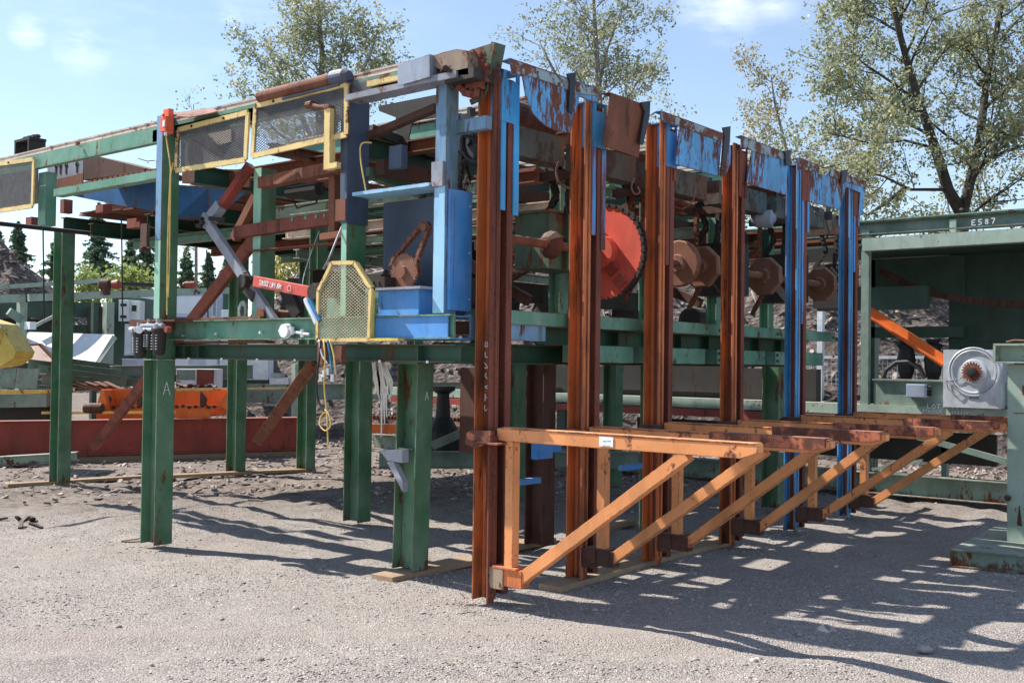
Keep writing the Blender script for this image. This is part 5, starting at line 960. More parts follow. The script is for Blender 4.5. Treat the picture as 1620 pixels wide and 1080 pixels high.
cab('electrical_cabinet', 'small square pale blue box at the foot of the dark green cabinet', 'cabinet', 193, 567, 216, 580, 22.0, .5, 'shedblue', (('lid', .0, .85, 1, 1.02, 'cabgrey'),))
cab('site_shed', 'pale grey flat roofed shed with windows and a white band, behind the filter leg', 'shed', 221, 458, 345, 600, 25.5, 2.6, 'shedblue', (('fascia', -.01, .74, 1.01, .93, 'cabgrey'), ('window', .02, .45, .3, .70, 'glass'), ('window', .36, .45, .62, .70, 'glass'), ('window', .66, .45, .8, .7, 'glass'), ('door', .84, .05, .98, .7, 'cabgrey'), ('window', .05, .08, .3, .36, 'glass'), ('window', .4, .08, .62, .36, 'cabgrey')))
cab('electrical_cabinet', 'blue grey door panel with small framed window left of the lifting eye', 'cabinet', 318, 462, 350, 520, 24.6, .4, 'shedblue', (('window', .52, .3, .78, .85, 'cabgrey'), ('pane', .57, .36, .73, .79, 'shedblue')))
cab('electrical_cabinet', 'dark green cabinet behind the far green legs and the lifting eye', 'cabinet', 350, 464, 376, 620, 23.4, .7, 'panel_green', (('door', .1, .1, .9, .95, 'green_web'),))
cab('electrical_cabinet', 'white wide cabinet standing behind the lifting eye', 'cabinet', 349, 490, 380, 560, 23.0, .4, 'cabgrey', (('door', .05, .1, .95, .95, 'cabgrey'),))
cab('electrical_cabinet', 'large white enclosure behind the second far green leg, below the side beam', 'cabinet', 347, 540, 424, 600, 22.6, .5, 'cabgrey', (('door', .02, .04, .5, .97, 'cabgrey'), ('door', .77, .04, 1.0, .97, 'galv')))
cab('electrical_cabinet', 'dark green plinth under the large white enclosure', 'cabinet', 352, 600, 425, 622, 22.7, .5, 'panel_green', (('panel', .1, .2, .5, .8, 'black'),))
cab('steel_bin', 'two toned pale and rusty upright bin standing behind the orange trough', 'bin', 278, 583, 338, 618, 19.4, .6, 'cream', (('rusty_panel', .55, .02, 1.0, .98, 'redrust'), ('stained_panel', .02, .5, .5, .95, 'sage')))
b = MB(); r = random.Random(4)
for k in range(14): c = D(r.uniform(285, 340), r.uniform(612, 618), 18.9); d_ = V((r.uniform(-1, 1), r.uniform(-1, 1), .3))*.16; b.bar(c-d_, c+d_, .03, .09)
tag(b.build('scrap_pile', M['darkrust']), 'heap of rusty scrap lying on the orange trough', 'scrap')
b = MB()
for k in range(5): A = D(110+k*14, 604, 18.2); b.bar(A, A+CR*.5-V((0, 0, .14+.02*k)), .02, .22)
tag(b.build('rusty_sheets', M['drum']), 'fanned out rusty sheets between the far left leg and the orange trough', 'sheet metal')
sk = thing('skid_frame', 'sage green skid frame with a pale upright, under the yellow rail among the far legs', 'frame', tuple(D(430, 640, 20)))
MB().bar(P2(385, 622, 20), P2(475, 622, 20.2), .34, .04).build('side_plate', M['sage'], sk); MB().bar(P2(385, 640, 20), P2(475, 640, 20.2), .05, .06).build('bottom_rail', M['pale_green'], sk); MB().bar(P2(468, 575, 20.1), P2(468, 672, 20.1), .12, .12, (0, 1, 0)).build('upright', M['pale_green'], sk)
cab('grey_crate', 'grey crate with pale green box on top, at the foot of the bark bank', 'crate', 426, 597, 456, 612, 22.5, .5, 'galv', (('lid', .1, 1.0, .8, 1.5, 'pale_green'),))
o = MB().bar(P2(440, 612, 23), P2(560, 609, 21.5), .05, .05).build('channel_beam', M['pale_green']); b2 = MB(); b2.hb(P2(470, 620, 21), P2(762, 617, 19.2), .3, .2); o2_ = b2.build('steel_beam', M['sage']); tag(o, 'thin pale green bar lying at the foot of the bark bank, left of centre', 'bar'); tag(o2_, 'sage green beam at the foot of the bark bank, passing behind the centre legs', 'steel beam')
# red toothed rail on the bank foot
rt = thing('toothed_rail', 'long low orange red toothed rail on the ground behind the nearest green leg', 'rail', tuple(D(660, 680, 19)))
MB().bar(P2(585, 677, 19.4), P2(742, 681, 18.8), .16, .12).build('rail', M['bin_orange'], rt); b = MB()
for k in range(26): c = P2(590+k*5.8, 663+k*.16, 19.3); b.box(c.x-.03, c.x+.03, c.y-.03, c.y+.03, c.z, c.z+.07)
b.build('teeth', M['redrust'], rt)
# sage skid with braces behind the centre
ss = thing('steel_skid', 'dark sage skid beam with a diagonal strut standing behind the nearest green leg', 'skid', tuple(D(700, 730, 13)))
MB().hb(P2(600, 727, 12.9), P2(1010, 727, 13.6), .2, .14).build('beam', M['sage'], ss); MB().bar(P2(684, 705, 13), P2(760, 672, 13.2), .1, .04).build('strut', M['sage'], ss)
b = MB(); c = P2(700, 712, 14.5); b.lathe(c-V((0, 0, .15)), (0, 0, 1), [(0, .2), (.05, .23), (.4, .23), (.6, .1), (.9, .08), (.95, .16), (1.0, .16)], 16); tag(b.build('black_pump', M['rubber']), 'black round pump standing behind the nearest green leg', 'pump')
b = MB(); P_ = [P2(745, 680, 14), P2(752, 684, 14), P2(740, 718, 13.9), P2(728, 715, 13.9)]; b.prism(P_, dp*.03); b.prism([P2(728, 712, 13.8), P2(748, 706, 13.8), P2(750, 718, 13.8), P2(722, 720, 13.8)], dp*.1); tag(b.build('blue_tarp', M['tarp']), 'crumpled blue tarp hanging beside the first orange column, near the ground', 'tarp')
b = MB(); P_ = [uz(425+r.uniform(0, 50), 712+r.uniform(-4, 4), G) for k in range(6)]
for k in range(5): b.bar(uz(424+k*9, 714-(k % 2)*3, G+.02), uz(438+k*9, 716-(k % 2)*4, G+.03), .05, .16)
tag(b.build('blue_tarp', M['tarp']), 'small scrap of blue plastic sheet on the ground between two far green legs', 'tarp')
b = MB().tube([D(395, 658, 19.8), D(420, 668, 19.5), D(436, 676, 19.2), D(455, 688, 19)], .07, 8); tag(b.build('black_hose', M['rubber'], smooth=True), 'thick black hose lying over the red beam beside the second far leg', 'hose')
# bark and dirt scattered over the yard behind the machine
r = random.Random(12); b = MB()
for k in range(5200):
    u = r.uniform(-20, 1640); dd_ = r.uniform(11.5, 24); p = D(u, 600, dd_); p.z = G
    if p.x+p.y < 17.5+r.uniform(0, 3): continue
    d_ = V((r.uniform(-1, 1), r.uniform(-1, 1), r.uniform(-.15, .25))).normalized()*r.uniform(.015, .07); b.bar(p-d_, p+d_+V((0, 0, .015)), r.uniform(.01, .03), r.uniform(.02, .05))
struct(b.build('bark_scraps', M['chips']), 'stuff')
fs_ = thing('steel_offcuts', 'loose pile of sage and rusty steel offcuts stacked between the far left legs', 'steel offcuts', tuple(D(200, 600, 18.8)))
for k, (u0, v0, u1, v1, d, m_) in enumerate(((178, 607, 236, 604, 18.9, 'sage'), (205, 590, 270, 593, 19.4, 'sage'), (118, 613, 178, 609, 18.5, 'pale_green'), (150, 598, 214, 600, 19.0, 'rust'), (228, 600, 290, 598, 19.2, 'redrust'), (62, 566, 100, 570, 19.2, 'sage'), (96, 590, 140, 594, 18.4, 'pale_green'))):
    MB().hb(D(u0, v0, d), D(u1, v1, d+.3), .12, .16).build('offcut', M[m_], fs_)
# ================================================================== background, right: the long sage conveyor, front plane x = 13.4
XC = 13.4
K = lambda u, v, x=XC: ux(u, v, x)
R1 = thing('sorting_conveyor', 'long sage green conveyor frame with chalked lot number and slack chain, behind the arms', 'conveyor', (XC, 3.5, 0))
def rail(name, u0, v0, u1, v1, th, dep, mat, x=XC, par=R1):
    A = K(u0, v0, x); B_ = K(u1, v1, x); B_.z = A.z = (A.z+B_.z)/2; b = MB(); b.box(x, x+dep, min(A.y, B_.y), max(A.y, B_.y), A.z-th, A.z); return b.build(name, M[mat], par), A, B_
zt = K(1500, 341).z
b = MB(); b.hb((XC+.1, 1.5, K(1500, 352).z), (XC+.1, 9.5, K(1500, 352).z), .16, .2); top = b.build('top_beam', M['sage'], R1)
b = MB(); b.box(XC-.02, XC+.24, 1.5, 9.5, K(1500, 352).z+.082, K(1500, 352).z+.10); b.build('top_plate', M['mid_green'], top)
z2 = K(1500, 373).z; b = MB(); b.box(XC-.05, XC+.1, 1.5, 5.42, z2-.13, z2+.03); b.build('upper_rail', M['pale_green'], R1)
b = MB(); b.box(XC+.3, XC+.4, 5.42, 10.5, z2-.03, z2+.1); b.build('upper_rail', M['rust'], R1)
b = MB()
for u in (1507, ): A = K(u, 365); b.box(XC, XC+.05, A.y-.04, A.y+.04, z2+.03, zt-.05)
b.build('spacer', M['pale_green'], R1)
b = MB(); b.box(15.2, 15.23, 1.4, 4.95, 1.0, 3.2); b.box(15.17, 15.2, 1.4, 4.95, 1.95, 1.99); b.build('back_panel', M['panel_green'], R1)
b = MB(); b.box(XC, 15.2, 1.4, 9, 3.12, 3.15); b.build('deck_plate', M['panel_green'], R1)
b = MB(); b.box(XC+.02, XC+.1, 5.36, 5.46, .0, zt-.1); b.build('upright', M['sage'], R1); b = MB(); b.box(15.0, 15.15, 5.9, 6.1, 0, 3.1); b.build('upright', M['panel_green'], R1)
b = MB(); b.box(15, 15.1, 4.7, 6.0, 2.55, 3.1); b.box(14.2, 14.3, 4.9, 6.4, 2.35, 2.65); b.box(15, 15.1, 4.7, 6, 2.0, 2.15); b.build('cross_plate', M['panel_green'], R1)
zl = K(1365, 643).z; b = MB(); b.box(XC, XC+.3, 3.3, 14.5, zl-.1, zl+.03); lr = b.build('lower_rail', M['pale_green'], R1)
A = K(1466, 647.5, XC-.0); 
up_ = V((0, 0, 1)); lft = V((0, -1, 0))
chalk('LOT 171', K(1467, 645.5, XC-.004), lft, up_, .05, (-1, 0, 0), .007, adv=.85, asp=.9).build('chalk_lettering', M['white_paint'], lr)
chalk('STACKER   <-110V', K(1459, 652.5, XC-.004), lft, up_, .038, (-1, 0, 0), .006, adv=.78, asp=.8).build('chalk_lettering', M['white_paint'], lr)
chalk('E587', K(1537, 356, XC-.0), lft, up_, .06, (-1, 0, 0), .008, adv=1.0, asp=.85).build('chalk_lettering', M['white_paint'], top)
q = uz(0, 0, 0) if False else None
b = MB(); z3 = K(1500, 607).z; b.box(XC+.05, XC+.06, 3.6, 5.3, zl+.03, K(1400, 602).z); b.box(XC+.0, XC+.5, 4.35, 5.3, K(1400, 602).z, K(1400, 602).z+.02); b.build('side_panel', M['sage'], R1)
b = MB(); b.box(XC-.05, XC+.2, 3.6, 14, zl-.22, zl-.12); b.build('red_rail', M['red'], R1)
b = MB(); b.hb((XC+.1, 2.5, .14), (XC+.1, 14.5, .14), .26, .22); b.build('base_beam', M['sage'], R1); b = MB(); b.box(XC+.3, XC+.34, 3.9, 9.0, .42, .80); b.build('lower_plate', M['black'], R1); MB().box(XC+.35, 15.4, 1.5, 12.5, .93, .96).build('shade_tray', M['panel_green'], R1)  # tray added under the conveyor to shade the ground behind the arms
b = MB(); b.box(XC+.35, XC+.36, 3.0, 4.0, .3, .5)
b = MB(); b.bar(K(1450, 690), K(1600, 732), .07, .06); b.bar(K(1380, 742, XC), K(1460, 728, XC), .04, .05); b.build('brace', M['sage'], R1)
for (u0, u1, v0, v1) in ((1355, 1362, 690, 790), (1476, 1484, 690, 765)): A = K(u0, v0); C_ = K(u1, v1); b = MB(); b.box(XC+.3, XC+.4, C_.y, A.y, .02, A.z); b.build('stub_post', M['sage'], R1)
# window like openings and beams further left along the same conveyor
for (y, m_) in ((6.9, 'panel_green'), (8.4, 'sage'), (10.2, 'panel_green'), (12.2, 'sage')): b = MB(); b.box(XC+.1, XC+.28, y, y+.16, 0, zl); b.build('upright', M[m_], R1)
b = MB(); b.box(XC+.35, XC+.5, 6.2, 11.5, .9+.15, 1.55); b.box(XC+.3, XC+1.1, 7.6, 9.6, 1.2, 1.7); b.build('dark_drive', M['black'], R1)
b = MB(); b.lathe((XC+.2, 10.8, 1.45), (-1, 0, 0), [(-.05, .1), (.05, .1), (.06, .05)], 18); b.build('pulley', M['sage'], R1)
chalk('LOT 175 <-110V', (XC-.002, 9.95, zl-.06), lft, up_, .06, (-1, 0, 0), .006, adv=.78, asp=.8).build('chalk_lettering', M['white_paint'], lr)
# slack chain and cable carrier
def sag(P0, P1, dz, n=14): P0, P1 = V(P0), V(P1); return [P0.lerp(P1, t)-V((0, 0, dz*4*t*(1-t))) for t in np.linspace(0, 1, n)]
b = MB(); b.chain([K(u, v, 14.6) for u, v in ((1395, 430), (1440, 452), (1480, 465), (1530, 475), (1580, 480), (1640, 483))], .14, .10, .02, (1, 0, 0)); b.build('slack_chain', M['darkrust'], R1)
b = MB(); b.bar(K(1366, 488, XC+.3), K(1495, 572, XC+.3), .14, .05); b.bar(K(1366, 494, XC+.26), K(1493, 576, XC+.26), .02, .1); b.build('orange_arm', M['bin_orange'], R1)
# motor plate
mp_ = thing('drive_plate', 'square grey metal plate with toothed orange sprocket in a round dish, at right', 'drive plate', (XC, 3.9, zl))
A = K(1495, 553); C_ = K(1588, 638); b = MB(); b.box(XC-.06, XC-.04, C_.y, A.y, zl+.035, A.z); b.box(XC-.04, XC+.4, C_.y, C_.y+.02, zl+.035, A.z); b.box(XC-.04, XC+.4, A.y-.02, A.y, zl+.035, A.z); b.build('plate', M['galv'], mp_)
c = K(1540, 588, XC-.07); b = MB()
for rr in (.28, .25): b.tube([c+V((.0, rr*math.cos(t), rr*math.sin(t))) for t in np.linspace(0, 2*math.pi, 36)], .012, 6, caps=False)
b.lathe(c, (-1, 0, 0), [(-.01, .15), (.01, .14), (.02, .07)], 26); b.build('dish', M['galv'], mp_)
b = MB().gear(c-V((.06, 0, 0)), (1, 0, 0), .118, 20, .03, .024); g2 = b.build('sprocket', M['redrust'], mp_); b = MB().lathe(c-V((.07, 0, 0)), (-1, 0, 0), [(0, .065), (.03, .06), (.035, .03)], 18); b.build('hub', M['black'], g2)
b = MB(); b.tube([K(u, v, XC-.08) for u, v in ((1537, 588), (1515, 600), (1497, 602), (1500, 615), (1515, 628), (1521, 622), (1510, 610), (1497, 602))], .006, 5); b.box(XC-.068, XC-.061, c.y-.06, c.y+.05, zl+.14, zl+.17); b.build('cable', M['steel'], mp_)
jb = thing('junction_box', 'small blue grey junction box on the sage side panel left of the square drive plate', 'box', (XC, 4.4, 1.3)); A = K(1437, 607); C_ = K(1467, 629); b = MB(); b.box(XC-.08, XC+.049, C_.y, A.y, C_.z, A.z); b.build('enclosure', M['grey_panel'], jb, bevel=.01); b = MB()
for z in (.25, .5, .8): q = C_.z+(A.z-C_.z)*z; b.cyl((XC-.0, C_.y, q), (XC-.0, C_.y-.05, q), .018, 8)
b.build('cable_gland', M['rubber'], jb)
pp = thing('pump_set', 'pair of dark pump bodies with a looped black hose, right of the last column', 'pump', (15, 5.2, 1.4))
b = MB()
for y in (5.2, 4.85): b.lathe((14.3, y, 1.28), (0, 0, 1), [(0, .05), (.1, .05), (.25, .1), (.42, .12), (.55, .09), (.6, .13), (.63, .07), (.68, .1)], 14)
b.box(14.1, 14.5, 4.6, 5.5, 1.25, 1.29); b.build('pump_body', M['rubber'], pp); b = MB(); b.tube([K(u, v, 13.8) for u, v in ((1396, 600), (1402, 585), (1418, 573), (1438, 572), (1455, 582), (1463, 598))], .03, 8); b.build('hose_loop', M['rubber'], pp)
# galvanised post and wire fence behind
gf_ = thing('wire_fence', 'galvanised post with grey wire mesh fence, seen between the blue columns', 'fence', tuple(uz(1298, 690, G)))
A = D(1298, 600, 19.6); b = MB(); b.box(A.x-.05, A.x+.05, A.y-.05, A.y+.05, 0, D(1298, 480, 19.6).z); b.build('fence_post', M['galv'], gf_); b = MB(); P4 = [D(1225, 655, 20.4), D(1490, 655, 18.6), D(1490, 565, 18.6), D(1225, 565, 20.4)]
for z in np.arange(P4[0].z, P4[2].z, .075): b.bar(V((P4[0].x, P4[0].y, z)), V((P4[1].x, P4[1].y, z)), .006, .006)
L_ = (P4[1]-P4[0]).length
for t in np.arange(0, 1, .06/L_*1.4): q = P4[0].lerp(P4[1], t); b.bar(V((q.x, q.y, P4[0].z)), V((q.x, q.y, P4[2].z)), .006, .006, (1, 0, 0))
b.build('fence_mesh', M['galv'], gf_); b = MB(); b.bar(P4[3], P4[2], .05, .05); b.bar(P4[0], P4[1], .04, .04); b.build('fence_rail', M['galv'], gf_)
# ================================================================== near pedestal at the right edge
pd = thing('machine_pedestal', 'tall pale green steel pedestal on a heavy base plate at the right edge', 'pedestal', tuple(uz(1600, 880, G)))
A = uz(1503, 897, G); z = ux(1503, 868, A.x).z-.0
fl = [uz(1503, 868, z), uz(1581, 828, z), uz(1760, 850, z), uz(1700, 890, z)]
e1 = (fl[1]-fl[0]); e2 = V((A.x+.25, A.y-1.4, 0))-V((A.x, A.y, 0)); p00 = fl[0]; b = MB(); b.prism([p00, p00+e2, p00+e2+e1, p00+e1], (0, 0, -.012)); b.prism([p00+V((0, 0, -.012))+e1*.03, p00+e2-V((0, 0, .012))+e1*.03, p00+e2+V((0, 0, -z+G-.0))+e1*.03, V((p00.x, p00.y, G))+e1*.03], e1*.02); b.prism([p00+V((0, 0, -.012)), p00+e1-V((0, 0, .012)), V((p00.x+e1.x, p00.y+e1.y, G)), V((p00.x, p00.y, G))], (0.02, -.01, 0)); b.prism([V((p00.x, p00.y, G+.004)), V((p00.x, p00.y, G+.004))+e2, V((p00.x, p00.y, G+.004))+e2+e1, V((p00.x, p00.y, G+.004))+e1], (0, 0, .012)); b.build('base_plate', M['sage'], pd)
c = ud(1593, 870, (fl[0]-CC).dot(CF)*1.03); xp = p00.x+.12+.35*e1.x; L0 = ux(1593, 820, xp); b = MB(); ztp = ux(1590, 576, xp).z; b.box(xp, xp+.45, L0.y-.8, L0.y, z, ztp); col_ = b.build('column', M['pale_green'], pd)
b = MB(); b.box(xp-.004, xp-.0002, L0.y-.28, L0.y-.12, ztp-.26, ztp-.24+.06); b.box(xp-.012, xp-.0002, L0.y-.5, L0.y-.05, ztp-.42, ztp-.415); b.build('hasp', M['rust'], col_)
A1 = ux(1571, 543, xp-.1); A2 = ux(1571, 574, xp-.1); b = MB(); y_ = A1.y; b.box(xp-.1, xp+.5, y_-1.0, y_, A1.z-.02, A1.z); b.box(xp-.1, xp+.5, y_-1.0, y_, A2.z, A2.z+.015); b.box(xp-.1, xp+.5, y_-.02, y_, A2.z+.015, A1.z-.02); b.box(xp+.02, xp+.03, y_-1, y_-.02, A2.z+.015, A1.z-.02); cap = b.build('cap_channel', M['pale_green'], pd)
b = MB(); b.tube([ux(1592, 541, xp), ux(1605, 538, xp), ux(1625, 539, xp)], .008, 6); b.build('hook', M['rust'], cap)
b = MB(); q = ux(1594, 787, xp-.02); b.lathe(q, (-1, 0, 0), [(0, .03), (.02, .02)], 8); b.prism([ux(1612, 800, xp-.02), ux(1616, 832, xp-.02), ux(1609, 830, xp-.02)], (.02, 0, 0)); b.build('bracket', M['darkrust'], pd)
# ================================================================== trees
def leafmat(name, cols, trans=.45):
    m, nt, b = newmat(name); P, g = worldpos(nt); v = N(nt, 'ShaderNodeTexVoronoi'); v.inputs['Scale'].default_value = 9; nt.links.new(P, v.inputs['Vector']); s = N(nt, 'ShaderNodeSeparateColor'); nt.links.new(v.outputs['Color'], s.inputs[0]); n_ = noise_of(nt, P, .7, 4)
    c = mixc(nt, s.outputs[0], cols[0], cols[1]); c = mixc(nt, mth(nt, 'MULTIPLY', rmap(nt, n_, .45, .65), rmap(nt, s.outputs[1], .45, .6)), c, cols[2])
    tr = N(nt, 'ShaderNodeBsdfTranslucent'); nt.links.new(c, tr.inputs['Color']); mx = N(nt, 'ShaderNodeMixShader'); mx.inputs[0].default_value = trans
    nt.links.new(c, b.inputs['Base Color']); b.inputs['Roughness'].default_value = .45; b.inputs['Specular IOR Level'].default_value = .5
    o = [n for n in nt.nodes if n.type == 'OUTPUT_MATERIAL'][0]; nt.links.new(b.outputs[0], mx.inputs[1]); nt.links.new(tr.outputs[0], mx.inputs[2]); nt.links.new(mx.outputs[0], o.inputs['Surface']); return m
LM = {'poplar': leafmat('poplar_leaves', ((.15, .19, .085), (.40, .42, .27), (.50, .45, .22))), 'autumn': leafmat('turning_leaves', ((.22, .22, .08), (.45, .40, .22), (.55, .40, .20))), 'fir': leafmat('fir_needles', ((.06, .115, .07), (.16, .24, .14), (.17, .21, .11)), .4), 'bush': leafmat('bush_leaves', ((.18, .26, .06), (.32, .38, .12), (.4, .4, .14))), 'yellow': leafmat('yellow_leaves', ((.40, .34, .07), (.6, .5, .16), (.25, .3, .08)))}
M['barkd'] = plain('dark_tree_bark', (.05, .042, .037), .95, 0, .4, 9); M['barkl'] = plain('grey_tree_bark', (.17, .155, .14), .95, 0, .35, 12)
def leaves(name, pts, size, mat, par, seed=1, flat=0):
    r = np.random.default_rng(seed); n = len(pts); pts = np.asarray(pts, float)
    a = r.normal(size=(n, 3)); a /= np.linalg.norm(a, axis=1)[:, None]; t = r.normal(size=(n, 3)); c = np.cross(a, t); c /= np.linalg.norm(c, axis=1)[:, None]
    s = size*r.uniform(.6, 1.25, (n, 1)); q = np.stack([pts-a*s*.5, pts+c*s*.34, pts+a*s*.55, pts-c*s*.34], 1).reshape(-1, 3)
    me = bpy.data.meshes.new(name); me.vertices.add(4*n); me.vertices.foreach_set('co', q.ravel()); me.loops.add(4*n); me.loops.foreach_set('vertex_index', np.arange(4*n)); me.polygons.add(n); me.polygons.foreach_set('loop_start', np.arange(0, 4*n, 4)); me.update(calc_edges=True); me.materials.append(mat)
    o = bpy.data.objects.new(name, me); COL.objects.link(o); o.parent = par; o.matrix_parent_inverse = Matrix.Translation(-V(par.location)); return o
def tree(label, base, limbs, tips, nleaf, lsize, lm, bark, group=None, seed=1, spread=.28, r0=.2, droop=.0, sub=4, nm='poplar_tree'):
    """limbs: list of polylines (first is the trunk) with start radius; tips grow from them by branching"""
    R = random.Random(seed); t = thing(nm, label, 'tree', tuple(base), group); tb = MB(); twigs = []
    for k, (pl, ra, rb) in enumerate(limbs): tb.tube(pl, ra, 8, rb)
    def grow(p, d, L, rad, lev):
        n = 4; P = [p]; q = V(p)
        for i in range(n):
            d = (d+V((R.gauss(0, .17), R.gauss(0, .17), R.gauss(0.02-droop, .13)))).normalized(); q = q+d*(L/n); P.append(q)
        tb.tube(P, rad, 5 if lev else 6, rad*.35, caps=False)
        if lev >= tips: twigs.append(P); return
        m = sub if lev == 0 else 4
        for k in range(m):
            i = 1+int(R.random()*(n)) if k else n; i = min(i, n)
            dd = (d+V((R.gauss(0, .62), R.gauss(0, .62), R.gauss(.12, .45)))).normalized(); grow(P[i], dd, L*R.uniform(.5, .75), rad*.5, lev+1)
        if lev >= 1: twigs.append(P)
    for k, (pl, ra, rb) in enumerate(limbs):
        seg = [V(x) for x in pl]; cum = [0]
        for i in range(1, len(seg)): cum.append(cum[-1]+(seg[i]-seg[i-1]).length)
        nb = max(2, int(cum[-1]*lim_density))
        for j in range(nb):
            l = cum[-1]*(lim_start+(1-lim_start)*(j+R.random()*.7)/nb) if k == 0 else cum[-1]*(.25+.75*(j+R.random())/nb); l = min(l, cum[-1]-1e-4)
            i = max(i for i in range(len(cum)) if cum[i] <= l); i = min(i, len(seg)-2); f = (l-cum[i])/max(cum[i+1]-cum[i], 1e-6); p = seg[i].lerp(seg[i+1], f); d = (seg[i+1]-seg[i]).normalized(); ang = R.uniform(0, 6.28); o_ = d.orthogonal().normalized(); o_ = o_*math.cos(ang)+d.cross(o_)*math.sin(ang)
            dd = (d*.55+o_*.9+V((0, 0, .12))).normalized(); frac = l/cum[-1]; grow(p, dd, lim_len*(1.15-.75*frac)*R.uniform(.7, 1.15), max(.012, ra*.32*(1-.6*frac)), 0)
    tb.build('trunk', bark, t, smooth=True)
    pts = []; tw = [(P, sum((P[i+1]-P[i]).length for i in range(len(P)-1))) for P in twigs]; tot = sum(x[1] for x in tw)
    for P, L in tw:
        m = max(1, int(nleaf*L/tot/9+R.random()))
        for k in range(m):
            i = R.randrange(len(P)-1); q = P[i].lerp(P[i+1], R.random()); c_ = (q.x+R.gauss(0, spread), q.y+R.gauss(0, spread), q.z+R.gauss(0, spread)-.03); sc_ = spread*R.uniform(.3, .75)
            for _k in range(R.randrange(5, 14)): pts.append((c_[0]+R.gauss(0, sc_), c_[1]+R.gauss(0, sc_), c_[2]+R.gauss(0, sc_)))
    leaves('crown', pts, lsize, lm, t, seed); return t
def L3(us, d): return [D(u, v, d+dd) for (u, v, dd) in us]
# large two stemmed cottonwood at the right
d = 21.5
tr1 = [D(1528, 575, d), D(1522, 340, d), D(1532, 300, d), D(1550, 220, d), D(1562, 120, d+.4), D(1580, 30, d+.6), D(1600, -60, d+.6), D(1610, -180, d)]
lim_start, lim_density, lim_len = .3, 2.3, 1.8
tree('large twin stemmed cottonwood with dark trunks and yellowing leaves rising behind the right conveyor', uz(1528, 700, G)*0+V((D(1528, 575, d).x, D(1528, 575, d).y, G)),
     [([V((tr1[0].x, tr1[0].y, G))]+tr1, .15, .025), (L3([(1520, 335, 0), (1500, 300, 0), (1478, 230, -.2), (1450, 150, -.5), (1425, 60, -.8), (1400, -40, -1), (1385, -160, -1)], d), .13, .025),
      (L3([(1560, 255, 0), (1590, 240, -.3), (1625, 228, -.6), (1680, 200, -1)], d), .045, .015), (L3([(1480, 235, 0), (1430, 222, -.5), (1380, 228, -.9), (1310, 210, -1.2)], d), .035, .01), (L3([(1500, 300, 0), (1440, 300, -.4), (1400, 280, -.8), (1330, 260, -1.3), (1290, 268, -1.5)], d), .035, .01), (L3([(1456, 165, 0), (1410, 130, -.4), (1365, 100, .4), (1330, 60, .8)], d), .035, .01), (L3([(1560, 170, 0), (1600, 130, .5), (1650, 90, .8)], d), .035, .01), (L3([(1430, 300, -.2), (1395, 325, -.4), (1370, 342, -.6)], d), .05, .02)], 2, 56000, .068, LM['poplar'], M['barkd'], seed=5, spread=.11)
lim_start, lim_density, lim_len = .4, 1.9, 1.5
d = 26
tree('smaller paler cottonwood with thin turning leaves between the blue columns and the large cottonwood', V((D(1290, 575, d).x, D(1290, 575, d).y, G)), [([V((D(1290, 575, d).x, D(1290, 575, d).y, G)), D(1290, 420, d), D(1262, 300, d), D(1240, 220, d), D(1225, 160, d), D(1220, 120, d)], .07, .015), (L3([(1290, 400, 0), (1340, 320, .3), (1370, 250, .3)], d), .07, .02)], 2, 9500, .07, LM['autumn'], M['barkl'], seed=9, spread=.12)
lim_start, lim_density, lim_len = .45, 2.1, 2.1
d = 33
tree('tall airy cottonwood behind the middle of the machine, its pale branches showing', V((D(940, 575, d).x, D(940, 575, d).y, G)), [([V((D(940, 575, d).x, D(940, 575, d).y, G)), D(952, 300, d), D(950, 200, d), D(945, 100, d), D(940, 20, d), D(936, -60, d)], .16, .03), (L3([(950, 260, 0), (905, 170, .3), (870, 100, .5), (850, 60, .6)], d), .08, .02), (L3([(950, 230, 0), (990, 160, -.3), (1020, 110, -.5)], d), .07, .02), (L3([(945, 150, 0), (960, 80, .3), (985, 10, .3)], d), .06, .02)], 2, 14000, .09, LM['poplar'], M['barkl'], seed=13, spread=.15)
d = 33
tree('broad cottonwood behind the rusty roller on the deck, full round crown', V((D(520, 575, d).x, D(520, 575, d).y, G)), [([V((D(520, 575, d).x, D(520, 575, d).y, G)), D(510, 300, d), D(505, 180, d), D(510, 90, d), D(505, 30, d), D(503, -10, d)], .16, .03), (L3([(508, 250, 0), (470, 170, .3), (440, 110, .4), (420, 70, .4)], d), .08, .02), (L3([(508, 240, 0), (550, 160, -.3), (585, 90, -.5), (600, 40, -.5)], d), .08, .02), (L3([(505, 200, 0), (535, 110, .6), (550, 50, .6)], d), .06, .02), (L3([(505, 260, 0), (440, 210, .6), (410, 180, .6)], d), .06, .02)], 2, 22000, .095, LM['poplar'], M['barkl'], seed=17, spread=.16)
lim_start, lim_density, lim_len = .5, 1.3, 1.2
d = 36
tree('thin young poplar with few leaves just right of the rust coloured guard plate', V((D(1050, 575, d).x, D(1050, 575, d).y, G)), [([V((D(1050, 575, d).x, D(1050, 575, d).y, G)), D(1055, 400, d), D(1060, 250, d), D(1062, 180, d)], .08, .02)], 1, 1500, .11, LM['poplar'], M['barkl'], seed=23)
tree('slim bare topped poplar peeking over the deck left of the mesh guards', V((D(312, 575, d).x, D(312, 575, d).y, G)), [([V((D(312, 575, d).x, D(312, 575, d).y, G)), D(310, 300, d), D(306, 165, d)], .07, .015)], 1, 700, .1, LM['poplar'], M['barkl'], seed=29)
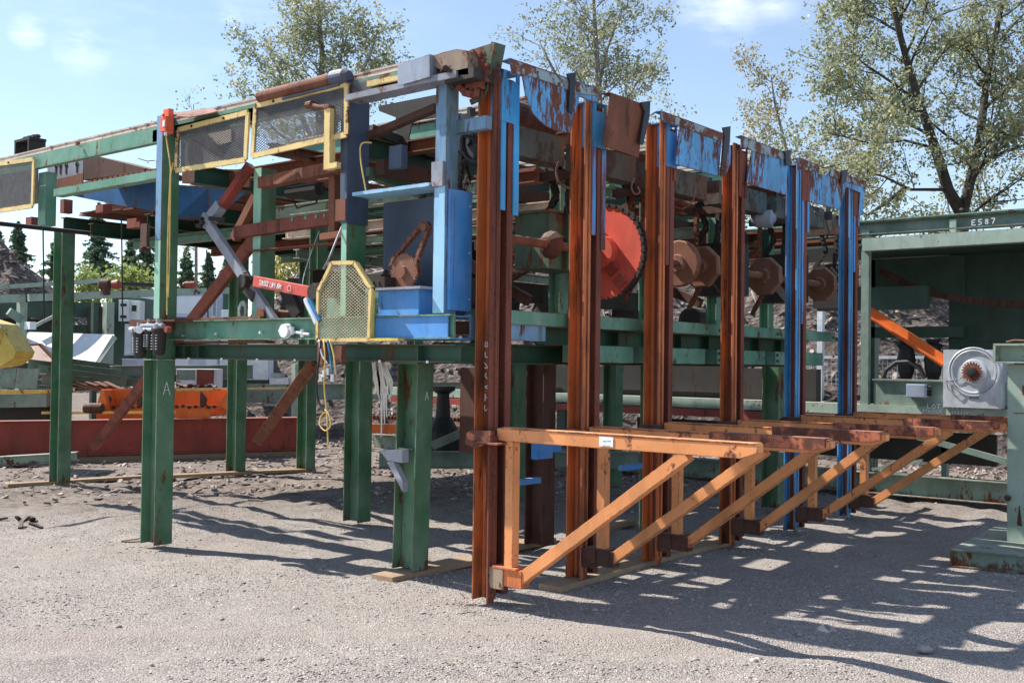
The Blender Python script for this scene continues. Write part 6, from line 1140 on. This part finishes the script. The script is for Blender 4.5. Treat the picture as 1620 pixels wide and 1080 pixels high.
# conifers in the distance
def fir(label, u, vt, vb, d, wpx, seed, nleaf=8000):
    R = random.Random(seed); A = D(u, 575, d); base = V((A.x, A.y, G)); top = D(u, vt, d); low = D(u, vb, d).z; t = thing('fir_tree', label, 'tree', tuple(base), 'firs on the skyline'); tb = MB().tube([base, V((A.x, A.y, top.z))], .2*d/60, 6, .02*d/60); pts = []; w = wpx*d/FPX*.62; H_ = top.z-low; n = 26
    for k in range(n):
        f = k/n; z = top.z-H_*f; rr = w*(.05+.95*f**.8)*R.uniform(.4, 1.25)
        for j in range(7):
            a = R.uniform(0, 6.28); L = rr*R.uniform(.6, 1.1); tip = V((A.x+L*math.cos(a), A.y+L*math.sin(a), z-L*.25+R.gauss(0, .08))); st = V((A.x, A.y, z)); tb.tube([st, tip], .02*d/60, 3, .006, caps=False)
            m = max(3, int(nleaf/(n*7)*(.3+1.4*f)))
            for q in range(m): s = R.random()**.7; p = st.lerp(tip, s); pts.append((p.x+R.gauss(0, .09*L+.03), p.y+R.gauss(0, .09*L+.03), p.z-abs(R.gauss(0, .07))*(1+L*.2)))
    tb.build('trunk', M['barkd'], t); leaves('crown', pts, .0030*d, LM['fir'], t, seed)
fir('tall spired fir between the far left leg and the leg with the red switch', 152, 322, 450, 70, 66, 1)
fir('fir with sparse crown above the bark hill at the left edge', 24, 352, 420, 75, 44, 2)
fir('small fir left of the tall far left leg, over the bark hill', 86, 372, 440, 80, 44, 3)
fir('fir directly left of the leg with the red switch', 228, 350, 450, 78, 56, 4)
fir('bushy fir right of the tall spired one, over the yellow green bushes', 203, 375, 450, 82, 44, 5)
fir('round topped fir just right of the leg with the red switch', 292, 392, 455, 90, 36, 6)
fir('small narrow fir under the grey link bar', 327, 400, 455, 95, 28, 7)
fir('fir at the extreme left edge of the skyline', -6, 365, 430, 72, 40, 8)
fir('faint fir right of the narrow one, behind the rust brace', 356, 405, 455, 98, 30, 9)
def bush(label, u0, u1, v0, v1, d, n, lm, seed, size=.16):
    R = random.Random(seed); A = D((u0+u1)/2, 560, d); t = thing('bush', label, 'bush', (A.x, A.y, G)); pts = []; tb = MB(); 
    for k in range(9):
        u = R.uniform(u0, u1); top = D(u, v0+R.uniform(0, 12), d+R.uniform(-.8, .8)); b0 = V((top.x+R.gauss(0, .2), top.y+R.gauss(0, .2), G)); tb.tube([b0, b0.lerp(top, .6)+V((.1, 0, 0)), top], .04, 5, .01)
        for q in range(n//9): s = R.random(); p = V((top.x, top.y, G)).lerp(top, .3+.7*s); w = (u1-u0)*d/FPX*.16; pts.append((p.x+R.gauss(0, w), p.y+R.gauss(0, w), p.z+R.gauss(0, .25)))
    tb.build('stems', M['barkl'], t); leaves('foliage', pts, size, lm, t, seed)
bush('yellow green bushes on the skyline left of the leg with the red switch', 180, 243, 424, 448, 50, 5200, LM['bush'], 3, .2)
bush('golden autumn bush seen under the deck between the mid posts', 418, 510, 385, 480, 40, 7000, LM['yellow'], 6, .15)
bush('dull green bushes behind the bark hill at left', 125, 175, 425, 450, 56, 3000, LM['bush'], 8, .2)
